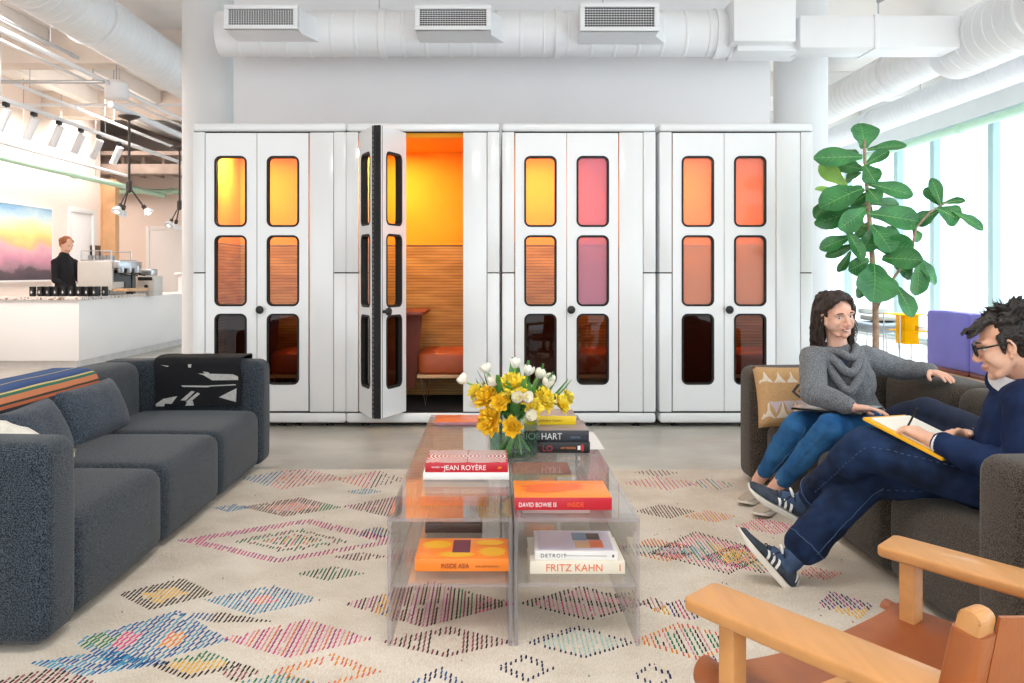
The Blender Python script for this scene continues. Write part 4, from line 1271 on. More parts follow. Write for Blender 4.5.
# ---------------------------------------------------------------- oak and leather armchair
m_oak = mk('oiled_oak', '#cf9458', .45, var=.07, vs=2.5, stretch=(12, 1.5, 12), bump=.05, bs=30, coat=.15)
m_sadd = mk('saddle_leather', '#8f4a22', .42, c2='#a9602f', vs=5, bump=.12, bs=130, coat=.15)
f_ = V((-.54, .84, 0)).normalized(); r_ = V((f_.y, -f_.x, 0))
ch = thing('leather_armchair', 'low oak armchair with saddle leather seat in the near right corner', 'chair', (.75, 2.10, 0))
MC = Matrix(((r_.x, f_.x, 0, 0), (r_.y, f_.y, 0, 0), (0, 0, 1, 0), (0, 0, 0, 1)))   # chair frame: x right, y front, z up
def cobj(name, bm, m, parent=ch, **k):
    bmesh.ops.transform(bm, matrix=MC, verts=list(bm.verts)); return obj(name, bm, m, parent, **k)
for s in (-1, 1):
    xo = .345 * s if s < 0 else .321
    bm = B()
    # broad flat arm, slightly narrowing to the back
    arm = [(-.062, .0), (-.052, .015), (.058, .045), (.07, .03), (.07, -.3), (.062, -.62), (.03, -.78), (-.03, -.78), (-.06, -.62), (-.066, -.2)]
    arm = [(a * (1 if s < 0 else 1), b) for a, b in arm]
    poly = [(xo + a, b) for a, b in arm]
    prism(bm, poly, .492, .52, 'z'); bmesh.ops.bevel(bm, geom=list(bm.edges), offset=.008, segments=3, profile=.5, affect='EDGES')
    a_ = cobj('armrest', bm, m_oak, smooth=40)
    bm = B(); box(bm, xo - .052, xo - .012, -.12 + (.035 if s > 0 else 0), -.078 + (.035 if s > 0 else 0), 0, .493, .006); cobj('leg', bm, m_oak)
    bm = B(); box(bm, xo * .9 - .02, xo * .9 + .02, -.68, -.64, 0, .493, .006, mtx=None); cobj('leg', bm, m_oak)
    bm = B(); box(bm, xo - .018, xo + .018, -.66, -.13, .12, .16, .005); cobj('side_stretcher', bm, m_oak)
    bm = B(); tube(bm, [(xo - .024 * s, -.02, .33), (xo - .024 * s, -.74, .30)], .017, 12); cobj('seat_rail', bm, m_oak)
    # back upright: rounded oak top above a leather sleeve
    ux = -.322 if s < 0 else .285
    t0 = V((ux, -.50, .335)); t1 = V((ux, -.565, .66))
    d = (t1 - t0).normalized()
    def upr(w, th, z0, z1, rt=True):
        b2 = B()
        o_ = []
        n = 10
        for k in range(n + 1):
            a = PI * k / n
            o_.append((w * math.cos(a), z1 + w * math.sin(a) * .8))
        o_ += [(-w, z0), (w, z0)]
        prism(b2, [(a, b) for a, b in o_], -th, th, 'x')
        bmesh.ops.bevel(b2, geom=list(b2.edges), offset=.006, segments=2, profile=.5, affect='EDGES')
        Mx = Matrix.Translation(t0) @ Matrix.Rotation(-.2 * -1, 4, 'X')
        bmesh.ops.transform(b2, matrix=Mx, verts=list(b2.verts)); return b2
    b2 = upr(.021, .024, -.2, .315); up = cobj('back_upright', b2, m_oak, smooth=40)
    b2 = B(); 
    n = 28
    rings = []
    for z, g in ((-.08, 1.0), (.0, 1.03), (.12, 1.0), (.2, 1.02), (.285, 1.0), (.295, .97)):
        rings.append([(.032 * g * math.copysign(abs(math.cos(2 * PI * k / n)) ** .6, math.cos(2 * PI * k / n)), .028 * g * math.copysign(abs(math.sin(2 * PI * k / n)) ** .6, math.sin(2 * PI * k / n)), z) for k in range(n)])
    ring_loft(b2, [[V(p) for p in r] for r in rings])
    bmesh.ops.transform(b2, matrix=Matrix.Translation(t0) @ Matrix.Rotation(.2, 4, 'X'), verts=list(b2.verts))
    cobj('leather_sleeve', b2, m_sadd, up, smooth=60)
for y, z in ((-.13, .30), (-.65, .26), (-.13, .14)):
    bm = B(); box(bm, -.34, .34, y - .015, y + .015, z - .02, z + .02, .005); cobj('cross_stretcher', bm, m_oak)
# seat sling with folded ears around the front legs
def sling(u, v):
    x = -.335 + .67 * u; y = -.72 + .72 * v
    sag = .075 * math.sin(PI * u) * (.4 + .6 * math.sin(PI * min(1, max(0, v))))
    return V((x, y, .345 + .02 * v - sag + .004 * noise.noise(V((u * 4, v * 4, 2)))))
bm = B(); sheet(bm, sling, 30, 30, .006); seat = cobj('seat_sling', bm, m_sadd, smooth=70)
for s in (-1, 1):
    bm = B()
    xo = .345 * s
    # leather wrapped over the rail, in front of and behind the leg
    for y0, y1 in ((-.09, .03), (-.70, -.17)):
        def wrap(u, v, y0=y0, y1=y1, s=s):
            a = -.35 * PI + u * 1.5 * PI
            return V((xo - .02 * s + s * .026 * math.sin(a), y0 + (y1 - y0) * v, .338 - .02 * (1 - v) + .03 * math.cos(a) - (.03 if u > .9 else 0)))
        sheet(bm, wrap, 14, 8, .005)
    cobj('rail_wrap', bm, m_sadd, smooth=70)
    bm = B(); xx = xo - .045 * s
    rr = [V((xx + .0, -.1 + .028 * math.cos(2 * PI * k / 16), .30 + .028 * math.sin(2 * PI * k / 16))) for k in range(17)]
    tube(bm, rr, .004, 6, caps=False); tube(bm, [V((xx, -.1, .275)), V((xx, -.1, .325))], .003, 6); cobj('buckle', bm, m_steel)
# leather back panel
def backp(u, v):
    x = -.30 + .58 * u; z = .36 + .27 * v
    y = -.505 - .055 * v - .05 * math.sin(PI * u)
    return V((x, y - .03, z + .018 * (2 * u - 1) ** 2 * v))
bm = B(); sheet(bm, backp, 26, 14, .006); bk = cobj('back_sling', bm, m_sadd, smooth=70)
m_thread = mk('pale_thread', '#e8cfa8', .8)
bm = B()
for k in range(58):
    u = .02 + .96 * k / 58
    a, b = backp(u, .965), backp(u + .009, .965)
    for o in (.0,): tube(bm, [a + V((0, .0035, 0)), b + V((0, .0035, 0))], .0012, 4)
cobj('seam_stitches', bm, m_thread, bk)
# ---------------------------------------------------------------- clear acrylic coffee tables
m_acr = clear('clear_acrylic', '#fbfaf9', .8, ior=1.42, face=.03, facecol='#ffffff')
m_edge = clear('acrylic_edge', '#f0edf0', .8, ior=1.45, face=.16, facecol='#e9e4ea')
TZ, SZ, TY0, TY1 = .42, .212, 2.865, 4.95
def acrylic(bm, x0, x1, y0, y1, z0, z1, front=True):
    box(bm, x0, x1, y0, y1, z0, z1)
    for f in bm.faces:
        n = f.normal
    return bm
def slab(name, x0, x1, y0, y1, z0, z1, par):
    bm = B(); box(bm, x0, x1, y0, y1, z0, z1); bm.normal_update()
    d = sorted([(x1 - x0, 0), (y1 - y0, 1), (z1 - z0, 2)])[0][1]
    for f in bm.faces: f.material_index = 0 if abs(f.normal[d]) > .9 else 1
    return obj(name, bm, [m_acr, m_edge], par, smooth=0)
for nm, xa, xb in (('left', -.330, .068), ('right', .074, .474)):
    t = thing('acrylic_coffee_table', 'clear acrylic two tier coffee table, %s one of the pair' % nm, 'table')
    e = .012
    slab('tabletop', xa, xb, TY0, TY1, TZ - e, TZ, t)
    slab('side_panel', xa, xa + e, TY0, TY1, .013, TZ - e, t)
    slab('side_panel', xb - e, xb, TY0, TY1, .013, TZ - e, t)
    slab('shelf', xa + e, xb - e, TY0, TY1, SZ - e, SZ, t)
    slab('back_panel', xa + e, xb - e, TY1 - e, TY1, SZ, TZ - e, t)

# ---------------------------------------------------------------- books
m_paper = mk('book_pages', '#f1ece2', .9, var=.04, vs=200, stretch=(1, 1, 60))
def bm_flat(name, c, rough=.35, **k): return mk(name, c, rough, var=.03, vs=8, **k)
m_red = bm_flat('crimson_cover', '#c0182c'); m_wht = bm_flat('white_cover', '#f0efee'); m_orc = bm_flat('orange_cover', '#ff8a2a')
m_blkc = bm_flat('black_cover', '#1a1b20'); m_yel = bm_flat('yellow_cover', '#f2cf1e'); m_crm = bm_flat('cream_cover', '#ece5d4')
m_char = bm_flat('charcoal_cover', '#2d2f38'); m_grey = bm_flat('taupe_cover', '#9c8a84'); m_lil = bm_flat('lilac_cover', '#cfcbe0'); m_dkr = bm_flat('dark_red_ink', '#6d1c1c')
m_coral = bm_flat('coral_cover', '#e3703e'); m_brn = bm_flat('brown_cover', '#4a3530'); m_plum = bm_flat('plum_ink', '#6b2a42'); m_gold = bm_flat('gold_ink', '#f6b81c')
m_bluec = bm_flat('steel_blue_ink', '#6f8fae'); m_tan = bm_flat('sand_cover', '#d8b48a')
m_oran2 = bm_flat('deep_orange_ink', '#f06322'); m_mauve = bm_flat('mauve_cover', '#b07a86')
def book(label, x0, x1, y0, z, w, h, m, top=None, name='art_book', rz=0, group=None, spine=True):
    """spine towards the camera: x0..x1 wide, y0 front, h thick, w deep"""
    t = thing(name, label, 'book', ((x0 + x1) / 2, y0 + w / 2, z), math.radians(rz), group)
    hx, hy = (x1 - x0) / 2, w / 2
    c = .0028
    bm = B(); box(bm, -hx + .003, hx - .003, -hy + c, hy - .005, c, h - c); obj('page_block', bm, m_paper, t, smooth=0)
    bm = B()
    box(bm, -hx, hx, -hy, hy, 0, c, .0008); obj('back_cover', bm, m, t)
    bm = B(); box(bm, -hx, hx, -hy, hy, h - c, h, .0008); tc = obj('front_cover', bm, top or m, t)
    bm = B(); box(bm, -hx, hx, -hy - .0012, -hy + c, .0004, h - .0004, .001); sp = obj('spine', bm, m, t)
    return t, tc, sp, hx, hy, h
def X_(px, D): return (px - VPX) * D / FPX
def title(sp, hx, hy, h, s, size, m, x, zoff, **k):
    return text_obj('title_lettering', s, size, m, sp, (x, -hy - .0018, zoff), (1, 0, 0), (0, 0, 1), **k)
Dj = 3.395
# two books under the red one
wb = book('white book lying under the red patterned book on the coffee table', X_(423, Dj), X_(509, Dj), Dj, TZ, .25, .027, m_wht)
t, tc, sp, hx, hy, h = book('red book with concentric white rings on its cover, on the left table top', X_(425, Dj), X_(508, Dj), Dj + .004, TZ + .0272, .245, .036, m_red)
title(sp, hx, hy, h, 'JEAN ROYÈRE', .026, m_wht, -.085, .009, sx=1.0)
title(sp, hx, hy, h, 'GALERIE · PARIS', .008, m_wht, -.132, .017); title(sp, hx, hy, h, 'JRP', .011, m_gold, .118, .014)
bm = B()
def ring(bm, cx, cy, r, wd, z, clip, ex=1.0):
    n = 56
    pr = None
    for k in range(n + 1):
        a = 2 * PI * k / n
        p = (cx + r * math.cos(a) * ex, cy + r * math.sin(a)); q = (cx + (r + wd) * math.cos(a) * ex, cy + (r + wd) * math.sin(a))
        if pr:
            mid = ((p[0] + q[0]) / 2, (p[1] + q[1]) / 2)
            if abs(mid[0]) < clip[0] and abs(mid[1]) < clip[1] and abs(pr[0][0]) < clip[0] + .002 and abs(pr[0][1]) < clip[1] + .002:
                bm.faces.new([bm.verts.new((*v, z)) for v in (pr[0], pr[1], q, p)])
        pr = (p, q)
for cx in (-.055, .06):
    for k in range(10):
        r = .006 + k * .0155
        n = 60
        for j in range(n):
            a = 2 * PI * (j + .5) / n
            x = cx + r * math.cos(a)
            if (cx < 0 and x > 0.0025) or (cx > 0 and x < .0025): continue
            y = r * math.sin(a)
            if abs(x) > hx - .008 or abs(y) > hy - .008: continue
            a0, a1 = a - PI / n, a + PI / n
            bm.faces.new([bm.verts.new((cx + rr * math.cos(aa), rr * math.sin(aa), h + .0006)) for rr, aa in ((r, a0), (r + .0075, a0), (r + .0075, a1), (r, a1))])
obj('ring_pattern', bm, m_wht, tc, smooth=0)
# David Bowie book and pale one under it
Db = 2.96
t, tc, sp, hx, hy, h = book('orange and red book lying near the front edge of the right table top', X_(515, Db), X_(612, Db), Db, TZ, .24, .042, m_red, m_orc)
title(sp, hx, hy, h, 'DAVID BOWIE IS', .021, m_wht, -.148, .011, sx=.8); title(sp, hx, hy, h, 'INSIDE', .0215, m_oran2, .012, .011, sx=.86)
bm = B()
for cx, cy, rx, ry in ((-.03, .02, .1, .055), (-.06, -.02, .07, .035), (.03, .05, .05, .03)):
    n = 30; bm.faces.new([bm.verts.new((cx + rx * math.cos(2 * PI * k / n) * (1 + .15 * math.sin(5 * k)), cy + ry * math.sin(2 * PI * k / n), h + .0005 + .0003 * len(bm.faces))) for k in range(n)])
obj('portrait_shape', bm, m_oran2, tc, smooth=0)
# stack behind the vase on the right table
D1 = 3.90
x0, x1 = X_(508, D1), X_(590, D1)
t, tc, sp, hx, hy, h = book('black book with red circles at the bottom of the stack behind the vase', x0, x1, D1, TZ, .29, .047, m_blkc)
title(sp, hx, hy, h, 'LO', .036, m_red, -.03, .008); title(sp, hx, hy, h, 'ART BOOKS', .012, m_orc, .05, .018)
bm = B(); box(bm, .124, .136, -hy - .003, -hy - .001, .014, .032); obj('spine_mark', bm, m_wht, sp)
bm = B(); box(bm, .14, .15, -hy - .003, -hy - .001, .008, .038); obj('spine_mark', bm, m_red, sp)
t, tc, sp, hx, hy, h = book('charcoal book with white spine lettering, middle of the stack behind the vase', x0 + .01, x1 - .004, D1 + .005, TZ + .0472, .27, .05, m_char, m_grey)
title(sp, hx, hy, h, 'RICK HART', .040, m_wht, -.125, .011, sx=.88); title(sp, hx, hy, h, 'stories', .016, m_bluec, .09, .016)
t, tc, sp, hx, hy, h = book('yellow spined book on the very top of the stack behind the vase', X_(524, 4.05), X_(576, 4.05), 4.05, TZ + .0974, .2, .04, m_yel, m_grey)
title(sp, hx, hy, h, 'PHOTOGRAPHY TODAY', .013, m_dkr, -.09, .014)
# a sheet of white paper beside the stack
bm = B(); box(bm, X_(560, 4.3), X_(596, 4.3), 3.98, 4.4, TZ + .0002, TZ + .0022); obj('paper_sheet', bm, m_wht)
tag(C.objects['paper_sheet'], 'white folder lying under the right edge of the vase stack', 'paper')
# magazines at the far left end of the table top
for k, (pxa, pxb, D, c, l, dz) in enumerate(((434, 486, 4.62, m_mauve, 'mauve magazine at the far end of the left table top', 0), )):
    book(l, X_(pxa, D), X_(pxb, D), D, TZ, .24, .014, c, m_coral, name='magazine')
# lower shelf
Da = 2.98
t, tc, sp, hx, hy, h = book('orange book with a dark red square on its cover, on the left lower shelf', X_(415, Da), X_(509, Da), Da, SZ, .23, .042, m_orc, m_orc)
bm = B(); 
n = 26
for cx, cy, rx, ry in ((-.09, .04, .05, .045), (.1, -.04, .045, .05), (-.02, -.07, .06, .03), (.09, .06, .05, .03)):
    bm.faces.new([bm.verts.new((cx + rx * math.cos(2 * PI * k / n) * (1 + .2 * math.sin(3 * k)), cy + ry * math.sin(2 * PI * k / n), h + .0004 + .0002 * len(bm.faces))) for k in range(n)])
obj('flame_shape', bm, m_gold, tc, smooth=0)
bm = B(); box(bm, -.035, .025, -.05, .09, h + .0002, h + .0014); obj('printed_square', bm, m_plum, tc)
title(sp, hx, hy, h, 'INSIDE ASIA', .022, m_dkr, -.07, .011, sx=.8, ext=.001); title(sp, hx, hy, h, 'arts and interiors', .011, m_dkr, .045, .014)
book('dark brown book lying behind the orange one on the left lower shelf', X_(425, 3.42), X_(482, 3.42), 3.42, SZ, .22, .034, m_brn, m_brn)
Df = 2.955
t, tc, sp, hx, hy, h = book('thick cream book with thin orange lettering, bottom of the right lower shelf pair', X_(530, Df), X_(625, Df), Df, SZ, .27, .042, m_crm)
title(sp, hx, hy, h, 'FRITZ KAHN', .034, m_coral, -.105, .009, sx=.98, ext=.0006)
bm = B(); box(bm, .138, .141, -hy - .0026, -hy - .001, .01, .032); obj('spine_mark', bm, m_coral, sp)
t, tc, sp, hx, hy, h = book('pale lilac book with a photo collage cover on top of the cream one', X_(536, Df), X_(618, Df) + .004, Df + .012, SZ + .0422, .24, .028, m_wht, m_wht, rz=-1.5)
title(sp, hx, hy, h, 'DETROIT', .0175, m_char, -.118, .008, spc=1.25)
bm = B(); box(bm, -.04, .10, -hy - .0022, -hy - .001, .0135, .0145); box(bm, .118, .124, -hy - .0022, -hy - .001, .010, .018); obj('spine_mark', bm, m_char, sp)
bm = B(); box(bm, -hx + .012, hx - .012, -hy + .012, hy - .01, h, h + .0006); obj('cover_sheet', bm, m_lil, tc)
bm = B()
for k, (a, b, c, d) in enumerate(((-.005, .045, .0, .09), (.045, .09, .01, .085), (0, .05, -.085, -.005), (.05, .095, -.08, .005))):
    box(bm, a, b, c, d, h + .0008, h + .0012, mi=k)
obj('cover_photo', bm, [m_bluec, m_brn, m_tan, m_coral], tc, smooth=0)
# books further back on the lower shelves
for l, a, b, D, w, hh, m_, mt in (('terracotta book at the middle of the left lower shelf', 420, 487, 3.82, .26, .04, m_coral, m_tan),
        ('rose coloured book toward the back of the left lower shelf', 428, 488, 4.3, .25, .035, m_mauve, m_mauve),
        ('white book behind the collage book on the right lower shelf', 522, 590, 3.7, .26, .03, m_wht, m_wht),
        ('tan book toward the back of the right lower shelf', 512, 572, 4.25, .26, .04, m_tan, m_coral)):
    book(l, X_(a, D), X_(b, D), D, SZ, w, hh, m_, mt)

# ---------------------------------------------------------------- vase and flowers
VC = V((X_(514, 3.80), 3.80, TZ))
m_vase = clear('vase_glass', '#f1faf5', 1.2, ior=1.45)
m_water = clear('vase_water', '#eef8f1', .6, ior=1.33, face=.06, facecol='#dff0e4')
t = thing('glass_vase', 'round clear glass vase standing on the coffee table full of cut flowers', 'vase')
bm = B()
prof = [(.098, .0), (.106, .006), (.108, .05), (.106, .14), (.1, .2), (.094, .215), (.089, .215), (.095, .2), (.1, .14), (.102, .05), (.098, .018), (.0, .016)]
lathe(bm, [(max(r, .001), z) for r, z in prof], 40, VC); obj('glass_body', bm, m_vase, t, smooth=60)
bm = B(); lathe(bm, [(.096, .019), (.1, .05), (.0995, .12), (.001, .12)], 32, VC, caps=(True, False)); obj('water', bm, m_water, t)
m_fy = mk('yellow_petal', '#ffde2a', .6, c2='#ffec66', vs=30, spec=.2); m_fy2 = mk('amber_petal', '#fcc422', .6, c2='#ffdc40', vs=30, spec=.2)
m_fw = mk('ivory_petal', '#f4efdc', .55, c2='#fbf8ee', vs=20, spec=.2)
m_stem = mk('flower_stem_green', '#6f9a45', .5, c2='#86b053', vs=20); m_lf = mk('tulip_leaf_green', '#3f7a35', .5, c2='#5d9a48', vs=12)
def petal(bm, c, ax, up, L, W, cup, mi=0, fr=0.0, seed=0):
    """a petal starting at c pointing along ax, curling to up"""
    ax = ax.normalized(); side = ax.cross(up).normalized(); n = 5
    rows = []
    for i in range(n + 1):
        f = i / n
        w = W * math.sin(PI * min(1, .12 + f * .82)) ** .8
        base = c + ax * (L * math.sin(f * cup) / cup) + up * (L * (1 - math.cos(f * cup)) / cup)
        row = []
        for j in range(-2, 3):
            q = base + side * (w * j / 2) + up * (.25 * w * abs(j / 2) ** 2)
            if fr and i >= n - 1: q += (ax * fr * math.sin(seed * 3 + j * 2.7)) + up * fr * .5 * math.cos(seed + j * 1.9)
            row.append(q)
        rows.append(row)
    vv = [[bm.verts.new(p) for p in r] for r in rows]
    for i in range(n):
        for j in range(4):
            bm.faces.new((vv[i][j], vv[i + 1][j], vv[i + 1][j + 1], vv[i][j + 1])).material_index = mi
def bloom(name, parent, c, d, size, kind, mat):
    bm = B(); d = d.normalized(); u, w = frame_of(d)
    if kind == 'tulip':
        for k in range(6):
            a = 2 * PI * k / 6 + R.random() * .2
            o = (u * math.cos(a) + w * math.sin(a))
            petal(bm, c + o * size * .04, (o * .9 + d * .45), (d - o * .45).normalized(), size * 1.25, size * .42, 1.5 if k % 2 else 1.35)
    else:
        for lay, (nn, tilt, sz) in enumerate(((10, -.1, 1.0), (10, .3, 1.0), (10, .7, .95), (9, 1.1, .85), (6, 1.45, .7))):
            for k in range(nn):
                a = 2 * PI * (k + lay * .5) / nn + R.uniform(-.2, .2)
                o = u * math.cos(a) + w * math.sin(a)
                ax = (o * math.cos(tilt) + d * math.sin(tilt)).normalized(); up = (d * math.cos(tilt) - o * math.sin(tilt)).normalized()
                petal(bm, c, ax, up, size * sz * R.uniform(.9, 1.2), size * .34, R.uniform(.3, .9), fr=size * .12, seed=R.random() * 9)
    return obj(name, bm, mat, parent, smooth=80)
def flower(kind, px, py, D, size, label, d=None):
    nm = {'tulip': 'white_tulip', 'parrot': 'yellow_parrot_tulip', 'amber': 'yellow_parrot_tulip'}[kind]
    t = thing(nm, label, 'flower')
    h = P(px, py, D)
    top = VC + V((0, 0, .2)); a = math.atan2(h.y - VC.y, h.x - VC.x)
    foot = VC + V((-.07 * math.cos(a + .5), -.07 * math.sin(a + .5), .025))
    mid = VC + V((.055 * math.cos(a), .055 * math.sin(a), .205))
    if d is None: d = (h - (VC + V((0, 0, .14)))).normalized()
    c = h - d * size * .3
    pts = []
    for i in range(9):
        f = i / 8
        if f < .5: q = foot.lerp(mid, f * 2)
        else: q = mid.lerp(c, (f - .5) * 2) + V((0, 0, .02 * math.sin((f - .5) * 2 * PI)))
        pts.append(q)
    bm = B(); tube(bm, pts, .0042, 7); st = obj('stem', bm, m_stem, t)
    bloom('bloom', t, c, d, size, 'tulip' if kind == 'tulip' else 'parrot', m_fw if kind == 'tulip' else m_fy if kind == 'parrot' else m_fy2)
    if R.random() < .9:
        bm = B(); a2 = a + R.uniform(-.6, .6)
        o = V((math.cos(a2), math.sin(a2), .9)).normalized()
        petal(bm, mid.lerp(c, .3), o, V((0, 0, 1)) if abs(o.z) < .8 else V((math.cos(a2), math.sin(a2), 0)), R.uniform(.1, .15), .019, .7); obj('leaf', bm, m_lf, t, smooth=80)
    return t
YF_ = [('parrot', 512, 384, 3.66, .062, 'big yellow frilled bloom at the top middle of the bouquet'), ('amber', 486, 397, 3.7, .055, 'amber frilled bloom at the left of the bouquet'),
       ('amber', 489, 421, 3.66, .06, 'large amber bloom drooping low on the left over the vase rim'), ('parrot', 545, 399, 3.7, .052, 'yellow bloom at the right of the bouquet'),
       ('parrot', 562, 404, 3.74, .044, 'outermost yellow bloom on the right'), ('amber', 512, 427, 3.62, .042, 'small amber bloom hanging in front of the vase'),
       ('parrot', 476, 391, 3.8, .045, 'yellow bloom at the far left edge of the bouquet'), ('amber', 500, 402, 3.64, .042, 'amber bloom tucked under the top middle one'),
       ('parrot', 534, 407, 3.64, .042, 'yellow bloom above the low white tulip'), ('parrot', 522, 396, 3.6, .036, 'yellow bloom just right of the centre'), ('parrot', 568, 397, 3.9, .034, 'pale yellow bloom behind the rightmost one')]
for a in YF_: flower(*a)
WF_ = [(487, 371, 3.8, 'white tulip standing highest on the left'), (465, 381, 3.8, 'white tulip at the leftmost tip of the bouquet'), (528, 373, 3.85, 'white tulip at the top right of the centre bloom'),
       (539, 376, 3.85, 'white tulip second along the top right row'), (548, 381, 3.9, 'white tulip third along the top right row'), (515, 366, 3.9, 'white tulip peeking over the centre bloom'),
       (517, 399, 3.58, 'white tulip low in the middle between yellow blooms'), (527, 399, 3.58, 'white tulip just right of the low middle one'), (530, 416, 3.6, 'round white tulip hanging before the vase rim'),
       (495, 384, 3.7, 'cream tulip left of the big centre bloom'), (478, 404, 3.85, 'white tulip behind the left amber blooms'), (546, 384, 3.72, 'pale tulip above the right yellow bloom')]
for px, py, D, l in WF_: flower('tulip', px, py, D, .041, l)
# free foliage of the bouquet
t = thing('bouquet_greenery', 'long green tulip leaves spreading among the cut flowers', 'foliage')
for px, py, D in ((473, 377, 3.8), (483, 388, 3.75), (535, 388, 3.7), (552, 372, 3.9), (560, 382, 3.9), (574, 392, 3.85), (540, 395, 3.65), (505, 415, 3.65), (525, 420, 3.66), (516, 412, 3.6), (556, 390, 3.7), (512, 363, 3.95), (497, 377, 3.8), (536, 366, 3.9), (508, 424, 3.64), (519, 404, 3.62), (578, 393, 3.8)):
    tip = P(px, py, D); b0 = VC + V(((tip.x - VC.x) * .3, (tip.y - VC.y) * .3, .17))
    bm = B(); ax = tip - b0
    petal(bm, b0, ax + V((0, 0, .02)), V((0, 0, 1)).cross(ax).cross(ax).normalized() * -1, ax.length * 1.05, .022, .4); obj('leaf', bm, m_lf, t, smooth=80)

# ---------------------------------------------------------------- fiddle leaf fig
m_bark = mk('grey_brown_bark', '#9a7c68', .8, c2='#b59a84', vs=30, bump=.4, bs=60)
m_fig = mk('fig_leaf_green', '#276b35', .38, c2='#3f8a48', vs=7, spec=.5, bump=.25, bs=35)
m_figy = mk('young_fig_leaf', '#7db04a', .4, c2='#9cc860', vs=7, bump=.2, bs=35)
m_rib = mk('leaf_rib', '#7fb36a', .5)
PD = 6.2
tf = thing('fiddle_leaf_fig', 'tall fiddle leaf fig tree in a pot behind the right sofa', 'plant')
def zz(zx, zy, D=PD): return P(780 + zx / 2.529, 110 + zy / 2.529, D)
trunk = [V((X_(875, PD), PD, .36)), P(876, 330, PD), P(875, 295, PD), P(871, 240, PD), P(868, 200, PD), P(865, 165, PD), P(864, 140, PD)]
bm = B(); tube(bm, trunk, [.026, .022, .02, .017, .014, .011, .008], 12); obj('trunk', bm, m_bark, tf)
bm = B(); tube(bm, [P(874, 318, PD), P(885, 290, PD - .05), P(898, 272, PD - .1), P(912, 250, PD), P(916, 228, PD), P(930, 212, PD), P(946, 203, PD)], [.006, .009, .01, .009, .008, .007, .005], 8); obj('branch', bm, m_bark, tf)
bm = B(); lathe(bm, [(.15, 0), (.19, .02), (.22, .36), (.21, .37), (.2, .34)], 32, (X_(875, PD), PD, 0)); lathe(bm, [(.001, .33), (.2, .33)], 32, (X_(875, PD), PD, 0)); obj('plant_pot', bm, m_wht, tf)
LV = [(213, 97, 208, 38, 66, 0), (208, 118, 98, 120, 40, -.1), (222, 100, 312, 88, 26, .1), (200, 118, 170, 100, 26, .2), (212, 150, 148, 138, 36, .1), (214, 140, 270, 105, 26, 0), (168, 192, 106, 142, 36, .15, 1),
      (150, 208, 95, 200, 18, 0, 1), (214, 140, 240, 180, 40, -.1), (212, 196, 112, 240, 58, -.12), (222, 185, 328, 212, 34, .05), (222, 200, 248, 228, 36, -.1), (228, 236, 296, 236, 26, .2), (215, 246, 100, 285, 42, .1),
      (130, 232, 88, 268, 30, .15), (228, 262, 346, 280, 50, -.05), (216, 250, 158, 296, 46, -.1), (232, 290, 282, 352, 60, -.18), (236, 298, 214, 352, 44, -.1), (166, 298, 208, 372, 30, -.15), (178, 320, 108, 348, 32, .05),
      (195, 338, 122, 368, 22, .1), (240, 342, 330, 348, 52, -.15), (258, 374, 350, 378, 46, -.22), (240, 388, 240, 474, 88, -.22), (225, 378, 180, 404, 40, -.05), (178, 358, 150, 406, 22, .1), (205, 420, 202, 472, 26, .1),
      (352, 374, 348, 462, 46, 0), (330, 366, 392, 432, 40, .1), (296, 446, 334, 516, 38, -.05), (290, 392, 332, 418, 32, .1), (408, 242, 386, 178, 28, 0), (404, 240, 370, 200, 26, .05), (412, 236, 464, 228, 18, .05),
      (400, 250, 452, 275, 44, -.05), (440, 258, 510, 298, 26, -.05), (400, 255, 346, 286, 34, .05), (336, 300, 352, 330, 22, 0), (204, 160, 166, 178, 30, .2), (226, 225, 206, 262, 34, .15), (232, 320, 200, 300, 40, .2), (220, 212, 180, 240, 34, .2), (250, 330, 300, 310, 40, .12), (235, 270, 280, 262, 36, .18),
      (210, 290, 170, 268, 44, .1), (215, 330, 186, 352, 40, .02)]
